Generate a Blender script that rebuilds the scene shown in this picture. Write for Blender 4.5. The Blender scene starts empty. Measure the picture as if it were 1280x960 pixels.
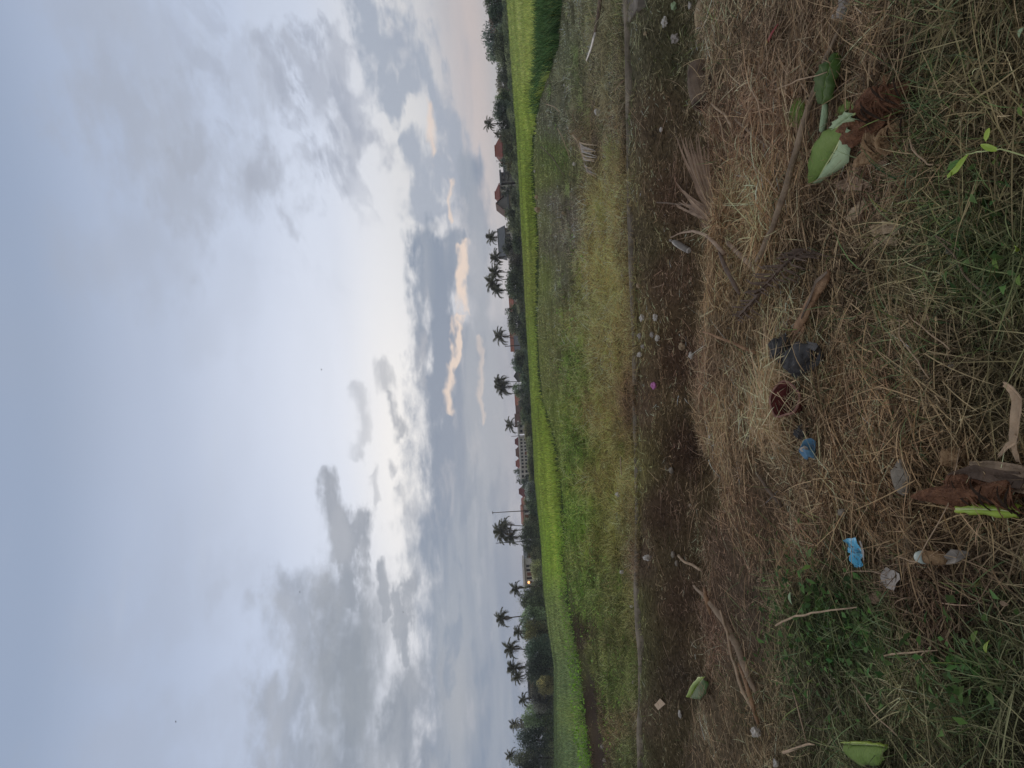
import bpy, bmesh, math, random
import numpy as np
from mathutils import Vector, Matrix
rng = np.random.default_rng(7)
random.seed(11)
S = bpy.context.scene
COL = S.collection

# ------------------------------------------------------------------ camera
CAMZ = 1.6
FPX = 961.0                       # focal length in pixels of a 1280 wide picture
ROLL = math.atan(0.060)
PITCH = math.atan(12 / FPX)
F = np.array([0, math.cos(PITCH), math.sin(PITCH)])
R_ = np.array([1.0, 0, 0])
U_ = np.cross(R_, F)
cr, sr = math.cos(ROLL), math.sin(ROLL)
XC = -cr * U_ - sr * R_
YC = cr * R_ - sr * U_
cam = bpy.data.cameras.new("camera")
cam.sensor_width = 36
cam.lens = 36 * FPX / 1280
cam.clip_start = 0.05
cam.clip_end = 12000
co = bpy.data.objects.new("camera", cam)
COL.objects.link(co)
co.matrix_world = Matrix(((XC[0], YC[0], -F[0], 0), (XC[1], YC[1], -F[1], 0), (XC[2], YC[2], -F[2], CAMZ), (0, 0, 0, 1)))
S.camera = co
S.view_settings.view_transform = 'Standard'
S.view_settings.look = 'None'
S.view_settings.gamma = 1
S.view_settings.exposure = 0.0
S.render.resolution_x, S.render.resolution_y = 1024, 768


def ray(px, py):
    d = F + XC * (px - 640) / FPX + YC * (480 - py) / FPX
    return d


def at(px, py, D):
    d = ray(px, py)
    return Vector(d * (D / d[1])) + Vector((0, 0, CAMZ))


def proj(P):
    P = np.asarray(P, float) - np.array([0, 0, CAMZ])
    f = np.maximum(P @ F, 0.05)
    return 640 + FPX * (P @ XC) / f, 480 - FPX * (P @ YC) / f


def plane(px, py, z):
    d = ray(px, py)
    t = (z - CAMZ) / d[2]
    return d[0] * t, d[1] * t


# ------------------------------------------------------------------ sky
SUN_EL, SUN_AZ = math.radians(14), math.radians(-2)     # behind the bright gap in the clouds, ahead of the camera
w = bpy.data.worlds.new("World")
S.world = w
w.use_nodes = True
NT = w.node_tree
NT.nodes.clear()


class E:
    """tiny expression helper over math nodes"""
    def __init__(s, k): s.k = k
    @staticmethod
    def m(op, *a, clamp=False):
        n = NT.nodes.new('ShaderNodeMath')
        n.operation = op
        n.use_clamp = clamp
        for i, v in enumerate(a):
            if isinstance(v, E): NT.links.new(v.k, n.inputs[i])
            else: n.inputs[i].default_value = v
        return E(n.outputs[0])
    def __add__(s, o): return E.m('ADD', s, o)
    __radd__ = __add__
    def __sub__(s, o): return E.m('SUBTRACT', s, o)
    def __rsub__(s, o): return E.m('SUBTRACT', o, s)
    def __mul__(s, o): return E.m('MULTIPLY', s, o)
    __rmul__ = __mul__
    def __truediv__(s, o): return E.m('DIVIDE', s, o)


def sstep(x, a, b):
    n = NT.nodes.new('ShaderNodeMapRange')
    n.interpolation_type = 'SMOOTHSTEP'
    NT.links.new(x.k, n.inputs[0])
    n.inputs[1].default_value = a
    n.inputs[2].default_value = b
    return E(n.outputs[0])


def mixc(fac, A, B):
    n = NT.nodes.new('ShaderNodeMix')
    n.data_type = 'RGBA'
    if isinstance(fac, E): NT.links.new(fac.k, n.inputs[0])
    else: n.inputs[0].default_value = fac
    for v, i in ((A, 6), (B, 7)):
        if isinstance(v, E): NT.links.new(v.k, n.inputs[i])
        else: n.inputs[i].default_value = (*v, 1)
    return E(n.outputs[2])


def lin(r, g=None, b=None, k=1.0):
    if g is None: r, g, b = r
    f = lambda c: ((c / 255 + 0.055) / 1.055) ** 2.4 if c > 10 else c / 255 / 12.92
    return tuple(f(c) * k for c in (r, g, b))


SK = 10.0        # the Background strength is 0.1, so veil colours carry x10
def sc(r, g, b): return lin(r, g, b, SK)


tc = NT.nodes.new('ShaderNodeTexCoord')
sep = NT.nodes.new('ShaderNodeSeparateXYZ')
NT.links.new(tc.outputs['Generated'], sep.inputs[0])
dx, dy, dz = (E(sep.outputs[i]) for i in range(3))
az = E.m('ARCTAN2', dx, dy)
el = E.m('ARCSINE', dz)


def comb(a, b, c):
    n = NT.nodes.new('ShaderNodeCombineXYZ')
    for i, v in enumerate((a, b, c)):
        if isinstance(v, E): NT.links.new(v.k, n.inputs[i])
        else: n.inputs[i].default_value = v
    return E(n.outputs[0])


def noise(vec, scale, detail=6, rough=0.55, dist=0.0):
    n = NT.nodes.new('ShaderNodeTexNoise')
    NT.links.new(vec.k, n.inputs['Vector'])
    n.inputs['Scale'].default_value = scale
    n.inputs['Detail'].default_value = detail
    n.inputs['Roughness'].default_value = rough
    n.inputs['Distortion'].default_value = dist
    return E(n.outputs['Fac'])


# the cloud layer seen from below: a plane above, so low clouds get long and flat
hz = E.m('MAXIMUM', dz, 0.0) + 0.16
pv = comb(dx / hz, dy / hz, 0.0)
n_big = noise(pv, 1.1, 4, 0.5, 0.3)
n_mid = noise(pv, 3.4, 7, 0.6, 0.25)
n_fin = noise(comb(az * 1.0 + 7.3, el * 2.0 + 2.1, 3.0), 16, 7, 0.62)
n_str = noise(comb(az * 1.6, el * 16.0, 0.4), 1.6, 5, 0.55)      # level streaks near the horizon
n_soft = noise(comb(az * 2.0, el * 2.6, 5.0), 1.5, 3, 0.5)
turb = (n_mid - 0.5) * 2.6 + (n_fin - 0.5) * 3.2

def azel(px, py):
    d = ray(px, py)
    d = d / np.linalg.norm(d)
    return math.atan2(d[0], d[1]), math.asin(d[2])


def blob(px0, py0, px1, py1, wid, soft=0.5, amp=1.0, warp=1.0):
    """soft-edged capsule from one bearing to another"""
    a0, e0 = azel(px0, py0)
    a1, e1 = azel(px1, py1)
    wr = wid / FPX
    L2 = (a1 - a0) ** 2 + (e1 - e0) ** 2 + 1e-9
    ax, ay = wz[0] - a0, wz[1] - e0
    t = E.m('MULTIPLY', ax * (a1 - a0) + ay * (e1 - e0), 1 / L2, clamp=True)
    qx = ax - t * (a1 - a0)
    qy = ay - t * (e1 - e0)
    d = E.m('SQRT', qx * qx + qy * qy) * (1 / wr)
    d = d + turb * warp * -0.9
    soft = min(soft * 1.35, 0.98)
    return sstep(d, 1.0 + soft, 1.0 - soft) * amp


n_wa = noise(comb(az, el * 1.8, 11.0), 9.0, 4, 0.55)
n_wb = noise(comb(az, el * 1.8, 23.0), 9.0, 4, 0.55)
wz = (az + (n_wa - 0.5) * 0.16, el + (n_wb - 0.5) * 0.07)


def mx(*a):
    r = a[0]
    for b in a[1:]: r = E.m('MAXIMUM', r, b)
    return r


# clear-sky veil: colour by height
ramp = NT.nodes.new('ShaderNodeValToRGB')
ramp.color_ramp.interpolation = 'EASE'
NT.links.new((el * (1 / 1.2)).k, ramp.inputs[0])
stops = [(0.0, (158, 160, 168)), (0.045, (176, 176, 182)), (0.09, (196, 196, 202)), (0.14, (212, 216, 226)), (0.20, (204, 213, 231)),
         (0.28, (186, 198, 221)), (0.38, (171, 184, 208)), (0.48, (152, 167, 192)), (0.7, (150, 162, 184)), (1.0, (146, 158, 180))]
while len(ramp.color_ramp.elements) < len(stops): ramp.color_ramp.elements.new(0.5)
for e_, (p, c) in zip(ramp.color_ramp.elements, stops):
    e_.position = p
    e_.color = (*lin(c), 1)
vm = NT.nodes.new('ShaderNodeVectorMath')
vm.operation = 'SCALE'
vm.inputs['Scale'].default_value = SK
NT.links.new(ramp.outputs[0], vm.inputs[0])
base = E(vm.outputs[0])


def glow(px, py, sx, sy, amp):
    a0, e0 = azel(px, py)
    X = (az - a0) * (FPX / sx)
    Y = (el - e0) * (FPX / sy)
    return E.m('EXPONENT', (X * X + Y * Y) * -1.0) * amp


# away from the glow the sky is a duller dusk grey blue, all the way round
away = sstep(E.m('ABSOLUTE', az + 0.03), 0.30, 1.5)
base = mixc(away * 0.6, base, sc(170, 179, 194))
base = mixc(glow(470, 470, 300, 190, 0.75), base, sc(224, 230, 243))
base = mixc(glow(502, 560, 240, 52, 0.85), base, sc(246, 243, 240))
base = mixc(glow(508, 180, 250, 50, 0.60), base, sc(226, 225, 224))
base = mixc(glow(595, 60, 260, 30, 0.55) , base, sc(214, 196, 190))          # pink low on the right
base = mixc(glow(632, 60, 330, 26, 0.75), base, sc(176, 180, 184))
base = mixc(sstep(n_big, 0.45, 0.75) * 0.30 * sstep(el, 0.12, 0.35), base, sc(163, 171, 186))
base = mixc(sstep(n_str * 0.5 + n_soft * 0.5, 0.50, 0.72) * 0.30 * sstep(el, 0.15, 0.3), base, sc(196, 203, 214))

# thin high grey veils
veil = mx(blob(170, 130, 260, 230, 56, 0.95, 0.6, 1.3), blob(130, 20, 200, 60, 40, 0.95, 0.4), blob(215, 170, 245, 190, 22, 0.9, 0.75), blob(150, 330, 190, 300, 50, 0.95, 0.35), blob(260, 430, 300, 330, 26, 0.95, 0.14),
          blob(260, 730, 150, 800, 46, 0.95, 0.18, 1.3), blob(290, 900, 150, 960, 45, 0.95, 0.25, 1.3), blob(262, 745, 275, 738, 16, 0.9, 0.32))
base = mixc(veil, base, sc(164, 170, 183))

# grey wisps to the right
c1 = mx(blob(330, 75, 372, 130, 14, 0.85, 0.55, 1.9), blob(372, 60, 462, 185, 14, 0.75, 0.70, 2.0), blob(410, 30, 425, 120, 15, 0.7, 0.62, 1.7),
        blob(405, 120, 440, 190, 15, 0.75, 0.60, 1.9), blob(312, 205, 340, 225, 15, 0.8, 0.55, 1.3), blob(355, 258, 372, 270, 10, 0.7, 0.6, 1.0),
        blob(300, 60, 330, 160, 12, 0.9, 0.3, 1.3), blob(385, 200, 425, 222, 10, 0.8, 0.45, 1.3))
base = mixc(c1, base, sc(166, 172, 186))
# combed wisps among them
wv_ = comb(az * 3.0 + el * 7.0, el * 9.0 - az * 5.0, 8.0)
n_w = noise(wv_, 2.2, 8, 0.6, 0.4)
reg = mx(glow(395, 110, 150, 75, 1.0), glow(300, 120, 130, 60, 0.6), glow(500, 60, 140, 60, 0.8))
base = mixc(sstep(n_w, 0.50, 0.64) * reg * 0.85, base, sc(163, 170, 186))
c2 = mx(blob(452, 10, 492, 115, 17, 0.55, 0.85, 1.6), blob(505, 20, 508, 95, 17, 0.55, 0.85, 1.4), blob(520, 60, 575, 190, 17, 0.5, 0.85, 1.3),
        blob(508, 180, 525, 250, 13, 0.5, 0.85, 1.3), blob(545, 205, 585, 225, 20, 0.5, 0.85, 1.1), blob(525, 260, 560, 250, 17, 0.5, 0.85, 1.1))
base = mixc(c2, base, sc(158, 168, 185))

# the long low bank
c3 = mx(blob(548, 310, 550, 470, 30, 0.35, 0.97, 0.8), blob(590, 210, 602, 450, 17, 0.5, 0.9, 0.5), blob(570, 440, 574, 980, 44, 0.35, 0.97, 0.6),
        blob(566, 640, 580, 1100, 46, 0.45, 0.95, 0.7), blob(612, 440, 628, 1200, 46, 0.6, 0.9, 0.25))
lowc = mixc(sstep(n_str, 0.42, 0.64), sc(130, 144, 165), sc(154, 163, 177))
lowc = mixc(glow(575, 880, 70, 24, 0.4), lowc, sc(180, 180, 182))
base = mixc(c3, base, lowc)
n_b = noise(comb(az * 3.2, el * 11.0, 2.0), 3.4, 8, 0.6, 0.3)
base = mixc(sstep(n_b, 0.53, 0.70) * 0.55 * c3, base, sc(182, 184, 192))
base = mixc(sstep(n_b, 0.46, 0.34) * 0.5 * c3, base, sc(126, 141, 163))
# peach and cream breaks in it
pk = mx(blob(575, 325, 584, 395, 3.4, 0.8, 0.95, 1.3), blob(582, 400, 562, 455, 3.0, 0.7, 0.9, 1.3), blob(562, 455, 558, 505, 3.6, 0.8, 0.85, 1.2),
        blob(599, 440, 603, 520, 2.6, 0.9, 0.5, 0.6), blob(531, 120, 538, 195, 5.0, 0.8, 0.75, 1.4), blob(560, 215, 563, 270, 3.0, 0.8, 0.8, 1.2))
base = mixc(pk, base, sc(232, 213, 200))

# dark mass to the left with its pointed head
c4 = mx(blob(408, 598, 425, 690, 17, 0.40, 0.9, 1.0), blob(432, 650, 440, 760, 17, 0.40, 0.9, 1.3), blob(375, 745, 400, 880, 26, 0.9, 0.75, 1.3),
        blob(430, 770, 440, 1150, 52, 0.75, 0.95, 1.0), blob(470, 700, 480, 780, 10, 0.45, 0.85, 1.5), blob(497, 745, 505, 815, 12, 0.45, 0.85, 1.5),
        blob(505, 850, 505, 1100, 30, 0.55, 0.95, 1.0), blob(360, 880, 380, 1050, 30, 0.85, 0.75, 1.5),
        blob(442, 485, 448, 555, 6, 0.7, 0.45, 1.3), blob(482, 455, 487, 485, 10, 0.6, 0.6, 1.3), blob(492, 490, 512, 545, 6, 0.6, 0.75, 1.3), blob(497, 577, 500, 584, 6, 0.6, 0.6, 1.0),
        blob(462, 590, 466, 640, 5, 0.7, 0.45, 1.5), blob(507, 610, 509, 640, 4, 0.7, 0.45, 1.4))
ccol = mixc(sstep(n_mid, 0.35, 0.68), sc(141, 149, 163), sc(166, 171, 181))
ccol = mixc(glow(440, 850, 130, 60, 0.6), ccol, sc(137, 145, 154))
base = mixc(c4, base, ccol)
# faint level streaks right down at the horizon
base = mixc(sstep(n_str, 0.5, 0.66) * 0.35 * (1.0 - sstep(el, 0.03, 0.09)), base, sc(148, 160, 176))

sky = NT.nodes.new('ShaderNodeTexSky')
sky.sky_type = 'NISHITA'
sky.sun_disc = False
sky.sun_elevation = SUN_EL
sky.sun_rotation = SUN_AZ
final = mixc(0.986, E(sky.outputs[0]), base)
bg = NT.nodes.new('ShaderNodeBackground')
bg.inputs['Strength'].default_value = 0.1
NT.links.new(final.k, bg.inputs['Color'])
wo = NT.nodes.new('ShaderNodeOutputWorld')
NT.links.new(bg.outputs[0], wo.inputs[0])

sl = bpy.data.lights.new("sun", 'SUN')
sl.energy = 0.55
sl.angle = math.radians(25)
sl.color = (1.0, 0.93, 0.86)
so = bpy.data.objects.new("sun", sl)
COL.objects.link(so)
sd = Vector((math.sin(SUN_AZ) * math.cos(SUN_EL), math.cos(SUN_AZ) * math.cos(SUN_EL), math.sin(SUN_EL)))
so.rotation_euler = sd.to_track_quat('Z', 'Y').to_euler()


# ------------------------------------------------------------------ numpy noise
_T = rng.random((256, 256))
def vnoise(x, y, s=1.0, o=0):
    x = np.asarray(x) / s + 37.7 * o + 900
    y = np.asarray(y) / s + 17.3 * o + 900
    xi, yi = np.floor(x).astype(int), np.floor(y).astype(int)
    fx, fy = x - xi, y - yi
    fx, fy = fx * fx * (3 - 2 * fx), fy * fy * (3 - 2 * fy)
    g = lambda i, j: _T[i & 255, j & 255]
    return (g(xi, yi) * (1 - fx) + g(xi + 1, yi) * fx) * (1 - fy) + (g(xi, yi + 1) * (1 - fx) + g(xi + 1, yi + 1) * fx) * fy - 0.5


def fbm(x, y, s, n=4, o=0):
    r = 0
    for i in range(n):
        r = r + vnoise(x, y, s / 2 ** i, o + i) / 1.8 ** i
    return r


def sm(t, a=0.0, b=1.0):
    t = np.clip((t - a) / (b - a), 0, 1)
    return t * t * (3 - 2 * t)


# ------------------------------------------------------------------ the lie of the land, as functions of bearing a = x / y
def curve(pts, z=None, D=None):
    A, Y = [], []
    for p in pts:
        x, y = plane(p[0], p[1], z)
        A.append(x / y)
        Y.append(y)
    o = np.argsort(A)
    return np.array(A)[o], np.array(Y)[o]


EDGE = curve([(878, -150), (880, 0), (876, 60), (884, 120), (893, 180), (897, 250), (902, 320), (890, 370), (884, 420), (879, 460), (879, 520), (888, 560), (908, 600), (915, 630), (893, 660), (878, 700), (878, 760), (888, 810), (886, 850), (874, 890), (860, 930), (850, 960), (846, 1100)], z=0.03)
KERB = curve([(764, -200), (777, 0), (779, 100), (781, 200), (785, 300), (788, 400), (790, 500), (791, 600), (793, 700), (795, 800), (796, 960), (800, 1150)], z=-0.06)
RICE = curve([(720, -150), (703, 0), (697, 60), (688, 90), (677, 120), (671, 160), (667, 200), (670, 250), (674, 300), (674, 350), (672, 400), (674, 450), (679, 500), (690, 530), (698, 560), (702, 600), (707, 650), (706, 700), (711, 740), (717, 780), (724, 820), (728, 850), (733, 900), (738, 940), (741, 960), (760, 1150)], z=-0.3)
_fp = [(632, 0, 125), (636, 60, 128), (640, 120, 135), (645, 180, 145), (648, 240, 160), (652, 320, 180), (656, 400, 200), (661, 480, 215), (667, 600, 215), (675, 680, 195), (678, 740, 180), (684, 790, 160), (691, 830, 150), (691, 900, 150), (691, 960, 150)]
FA = np.array([(lambda v: v.x / v.y)(at(*p)) for p in _fp])[::-1]
FY = np.array([float(p[2]) for p in _fp])[::-1]
FZ = np.array([at(*p).z for p in _fp])[::-1] - 0.5        # ground at the far edge; the crop hides it


def Ye(a): return np.interp(a, *EDGE)
def Yk(a): return np.interp(a, *KERB)
def Yr(a): return np.interp(a, *RICE)
def chan(a, Y):
    """the muddy channel beside the paddy, on the left only"""
    w_ = 0.03 + 0.055 * sm(-a, 0.26, 0.42)
    return sm(-a, 0.23, 0.30) * np.exp(-(np.abs(Y / Yr(a) - 0.985 + w_ * 1.3) / w_) ** 3)
def Yf(a): return np.interp(a, FA, FY)
def Zf(a): return np.interp(a, FA, FZ)


_mounds = []     # (x, y, radius, height)
def add_mound(px, py, r, h):
    x, y = plane(px, py, 0.05)
    _mounds.append((x, y, r, h))


add_mound(905, 500, 0.75, 0.07)
add_mound(925, 300, 0.7, 0.06)
add_mound(1010, 800, 0.55, 0.07)
add_mound(1110, 130, 0.35, 0.06)
add_mound(1130, 520, 0.5, 0.04)
add_mound(1240, 60, 0.5, 0.05)


def H(X, Y, fine=True):
    X = np.asarray(X, float)
    Y = np.asarray(Y, float)
    Ys = np.maximum(Y, 1.0)
    a = np.clip(X / Ys, -0.95, 0.95)
    ye, yk, yr, yf, zf = Ye(a), Yk(a), Yr(a), Yf(a), Zf(a)
    wob = fbm(X, Y, 0.6, 4, 3) * 0.45
    bank = fbm(X, Y, 1.3, 4, 1) * 0.12 + vnoise(X, Y, 0.38, 9) * 0.10 + vnoise(X, Y, 0.16, 5) * 0.05
    for mxx, my, r, h in _mounds:
        bank = bank + h * np.exp(-((X - mxx) ** 2 + (Y - my) ** 2) / r ** 2)
    bank = bank * (1 - 0.5 * sm(Y, ye - 0.5, ye))
    q = np.clip((Y - ye) / np.maximum(yk - ye, 0.5), 0, 1)
    ditch = -0.54 + 0.40 * sm(q, 0.35, 0.93) - 0.10 * np.clip(vnoise(X, Y, 0.8, 7), 0, 1) * (q > 0.9) + fbm(X, Y, 0.6, 4, 2) * 0.20 * (1 - 0.7 * sm(q, 0.6, 1.0)) + vnoise(X, Y, 0.14, 6) * 0.05
    t = sm(Y + wob, ye, ye + 0.30)
    z = bank * (1 - t) + ditch * t
    q2 = np.clip((Y - yk) / np.maximum(yr - yk, 0.5), 0, 1)
    strip = -0.16 - 0.14 * q2 + fbm(X, Y, 1.6, 4, 8) * 0.12 * (1 - 0.5 * q2)
    # channel beside the paddy, on the left only
    strip = strip - 0.40 * chan(a, Y)
    t = sm(Y, yk - 0.02, yk + 0.10)
    z = z * (1 - t) + strip * t
    q3 = np.clip((Y - yr) / np.maximum(yf - yr, 1), 0, 1)
    far = -0.3 * (1 - q3) + zf * q3
    t = sm(Y, yr, yr + 1.0)
    return z * (1 - t) + far * t


def G(px, py, lift=0.0):
    """where the line of sight through a point of the picture meets the ground"""
    d = ray(px, py)
    d = d / d[1]
    lo = np.geomspace(1.2, 400, 4000)
    z = CAMZ + d[2] * lo
    below = z < H(d[0] * lo, lo) + lift
    k = int(np.argmax(below)) if below.any() else len(lo) - 1
    y = lo[k]
    return Vector((d[0] * y, y, float(H(d[0] * y, y)) + lift))


# ------------------------------------------------------------------ ground colours: what grows or lies where
CP = np.array([
 (900,60,98,86,68),(960,60,88,76,60),(1080,60,84,72,56),(1200,60,72,66,48),(940,150,104,86,68),(950,260,122,101,76),(930,340,114,98,73),
 (1000,280,92,79,61),(1100,200,80,66,52),(1200,180,74,66,48),(1250,330,60,64,42),(1150,330,82,76,56),(1060,340,90,78,60),(1180,430,84,74,56),
 (920,420,100,86,66),(930,500,112,96,74),(900,540,108,92,70),(970,560,102,88,68),(1100,500,88,73,55),(1250,480,70,64,46),(930,640,96,80,62),
 (900,680,84,70,56),(1000,680,84,70,54),(1100,620,90,75,56),(1200,600,78,66,48),(940,760,86,74,60),(1030,780,58,62,42),(1090,800,54,60,40),
 (1150,740,76,64,50),(1200,760,70,58,46),(1250,850,64,64,46),(1150,900,76,72,52),(1040,880,64,60,46),(940,900,86,76,58),(900,900,92,80,62),
 (1080,940,62,62,44),(880,800,90,74,60),
 (840,60,78,72,56),(830,150,86,72,58),(840,250,86,68,56),(840,350,86,68,56),(850,450,76,58,48),(860,560,66,50,42),(830,640,76,60,50),
 (850,750,78,62,52),(850,850,74,62,52),(820,900,84,72,58),(840,950,74,64,50),(805,300,84,74,56),(805,500,88,72,56),(805,700,84,70,56),
 (765,60,90,86,66),(740,60,98,94,74),(715,60,92,94,72),(700,150,92,92,74),(730,170,92,82,66),(690,200,84,92,56),(690,260,98,92,80),
 (710,270,94,88,74),(750,260,124,112,76),(750,330,130,116,74),(700,350,90,88,70),(730,400,110,104,68),(760,430,114,100,68),(690,450,92,88,64),
 (715,450,92,96,58),(750,520,114,102,66),(720,560,88,98,52),(740,600,108,100,60),(770,600,106,98,62),(720,640,90,106,50),(750,680,100,99,56),
 (740,740,88,98,54),(770,740,96,96,60),(740,820,84,86,52),(770,860,84,90,54),(780,940,76,80,52),(762,920,92,80,58),
 (682,350,102,108,60),(684,450,104,110,58),(692,520,96,104,54),(681,270,98,100,64),(678,220,96,100,60),(700,300,92,88,72),(705,560,92,102,52),(712,640,88,104,48),(725,800,62,52,42),(740,880,62,52,42),(755,940,64,53,43)], float)
CPL = np.array([lin(*c[2:]) for c in CP]) * np.array([1.10, 1.03, 0.98])


def colour_at(P):
    px, py = proj(P)
    px = np.clip(px, 660, 1300)
    py = np.clip(py, -60, 1020)
    d2 = ((px[:, None] - CP[None, :, 0]) * 1.25) ** 2 + (py[:, None] - CP[None, :, 1]) ** 2
    wgt = 1 / (d2 + 250) ** 2
    return (wgt @ CPL) / wgt.sum(1)[:, None]


ALB = 2.85       # displayed colour -> albedo, for open ground under this sky


def g2(px, py, cx, cy, sx, sy): return np.exp(-((px - cx) / sx) ** 2 - ((py - cy) / sy) ** 2)


# ------------------------------------------------------------------ materials
def princ(name, rough=0.8, spec=0.3):
    m = bpy.data.materials.new(name)
    m.use_nodes = True
    b = m.node_tree.nodes['Principled BSDF']
    b.inputs['Roughness'].default_value = rough
    b.inputs['Specular IOR Level'].default_value = spec
    return m, m.node_tree, b


WARM = (1.14, 1.0, 0.82)      # keeps painted and natural colours neutral under the blue dusk light
def mat(name, c1, c2=None, scale=20, rough=0.8, spec=0.3, bump=0.3, bscale=None, stretch=None, metal=0, sub=0.0, alpha=1.0, detail=6):
    c1 = tuple(x * k for x, k in zip(c1, WARM))
    if c2: c2 = tuple(x * k for x, k in zip(c2, WARM))
    m, nt, b = princ(name, rough, spec)
    tcn = nt.nodes.new('ShaderNodeTexCoord')
    mp = nt.nodes.new('ShaderNodeMapping')
    if stretch: mp.inputs['Scale'].default_value = stretch
    nt.links.new(tcn.outputs['Object'], mp.inputs[0])
    n = nt.nodes.new('ShaderNodeTexNoise')
    n.inputs['Scale'].default_value = scale
    n.inputs['Detail'].default_value = detail
    n.inputs['Roughness'].default_value = 0.6
    nt.links.new(mp.outputs[0], n.inputs['Vector'])
    cr_ = nt.nodes.new('ShaderNodeValToRGB')
    cr_.color_ramp.elements[0].position = 0.32
    cr_.color_ramp.elements[1].position = 0.68
    cr_.color_ramp.elements[0].color = (*(c2 or tuple(x * 0.6 for x in c1)), 1)
    cr_.color_ramp.elements[1].color = (*c1, 1)
    nt.links.new(n.outputs['Fac'], cr_.inputs[0])
    nt.links.new(cr_.outputs[0], b.inputs['Base Color'])
    if bump:
        n2 = nt.nodes.new('ShaderNodeTexNoise')
        n2.inputs['Scale'].default_value = bscale or scale * 3
        n2.inputs['Detail'].default_value = 2.0
        nt.links.new(mp.outputs[0], n2.inputs['Vector'])
        bp = nt.nodes.new('ShaderNodeBump')
        bp.inputs['Strength'].default_value = bump
        bp.inputs['Distance'].default_value = 0.02
        nt.links.new(n2.outputs['Fac'], bp.inputs['Height'])
        nt.links.new(bp.outputs[0], b.inputs['Normal'])
    b.inputs['Metallic'].default_value = metal
    if alpha < 1:
        b.inputs['Transmission Weight'].default_value = 1 - alpha
        b.inputs['IOR'].default_value = 1.1
    return m


def attr_mat(name, rough=0.75, spec=0.25, transl=0.0, vary=0.35, scale=60):
    m, nt, b = princ(name, rough, spec)
    at_ = nt.nodes.new('ShaderNodeAttribute')
    at_.attribute_name = 'col'
    tcn = nt.nodes.new('ShaderNodeTexCoord')
    n = nt.nodes.new('ShaderNodeTexNoise')
    n.inputs['Scale'].default_value = scale
    n.inputs['Detail'].default_value = 4
    nt.links.new(tcn.outputs['Object'], n.inputs['Vector'])
    mr = nt.nodes.new('ShaderNodeMapRange')
    mr.inputs[1].default_value = 0.3
    mr.inputs[2].default_value = 0.7
    mr.inputs[3].default_value = 1 - vary
    mr.inputs[4].default_value = 1 + vary
    nt.links.new(n.outputs['Fac'], mr.inputs[0])
    vs = nt.nodes.new('ShaderNodeVectorMath')
    vs.operation = 'SCALE'
    nt.links.new(at_.outputs['Color'], vs.inputs[0])
    nt.links.new(mr.outputs[0], vs.inputs['Scale'])
    nt.links.new(vs.outputs[0], b.inputs['Base Color'])
    if transl:
        tl = nt.nodes.new('ShaderNodeBsdfTranslucent')
        nt.links.new(vs.outputs[0], tl.inputs['Color'])
        mx_ = nt.nodes.new('ShaderNodeMixShader')
        mx_.inputs[0].default_value = transl
        nt.links.new(b.outputs[0], mx_.inputs[1])
        nt.links.new(tl.outputs[0], mx_.inputs[2])
        nt.links.new(mx_.outputs[0], nt.nodes['Material Output'].inputs['Surface'])
    return m


M = {}
M['ground'] = attr_mat('ground_soil', 1.0, 0.0, 0, 0.45, 22)
# relief on the soil
_nt = M['ground'].node_tree
_n = _nt.nodes.new('ShaderNodeTexNoise')
_n.inputs['Scale'].default_value = 45
_n.inputs['Detail'].default_value = 8
_b = _nt.nodes.new('ShaderNodeBump')
_b.inputs['Strength'].default_value = 0.8
_b.inputs['Distance'].default_value = 0.03
_tc = _nt.nodes.new('ShaderNodeTexCoord')
_nt.links.new(_tc.outputs['Object'], _n.inputs['Vector'])
_nt.links.new(_n.outputs['Fac'], _b.inputs['Height'])
_nt.links.new(_b.outputs[0], _nt.nodes['Principled BSDF'].inputs['Normal'])
M['straw'] = attr_mat('dry_straw', 0.8, 0.08, 0.12, 0.25, 30)
M['grass'] = attr_mat('green_grass', 0.75, 0.06, 0.30, 0.2, 20)
M['rice'] = attr_mat('rice_leaf', 0.9, 0.0, 0.35, 0.25, 1.5)
M['leafage'] = attr_mat('tree_leaves', 0.85, 0.05, 0.4, 0.3, 0.5)


# ------------------------------------------------------------------ mesh helpers
def tag(o, label=None, cat=None, group=None, kind=None):
    if label: o['label'] = label
    if cat: o['category'] = cat
    if group: o['group'] = group
    if kind: o['kind'] = kind
    return o


def new_obj(name, me, parent=None, loc=(0, 0, 0)):
    o = bpy.data.objects.new(name, me)
    o.location = loc
    COL.objects.link(o)
    if parent: o.parent = parent
    return o


def empty(name, loc, label, cat, group=None):
    o = new_obj(name, None, None, loc)
    return tag(o, label, cat, group)


def np_mesh(name, V, quads=None, tris=None, col=None, material=None, smooth=False):
    me = bpy.data.meshes.new(name)
    V = np.asarray(V, np.float32)
    me.vertices.add(len(V))
    me.vertices.foreach_set('co', V.ravel())
    parts, starts, s = [], [], 0
    for f, k in ((quads, 4), (tris, 3)):
        if f is not None and len(f):
            f = np.asarray(f, np.int32)
            parts.append(f.ravel())
            starts.append(s + np.arange(len(f)) * k)
            s += f.size
    me.loops.add(s)
    me.loops.foreach_set('vertex_index', np.concatenate(parts).astype(np.int32))
    st = np.concatenate(starts).astype(np.int32)
    me.polygons.add(len(st))
    me.polygons.foreach_set('loop_start', st)
    if smooth: me.polygons.foreach_set('use_smooth', np.ones(len(st), bool))
    if col is not None:
        ca = me.color_attributes.new('col', 'FLOAT_COLOR', 'POINT')
        c4_ = np.ones((len(V), 4), np.float32)
        c4_[:, :3] = col
        ca.data.foreach_set('color', c4_.ravel())
    if material: me.materials.append(material)
    me.update(calc_edges=True)
    return me


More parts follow.
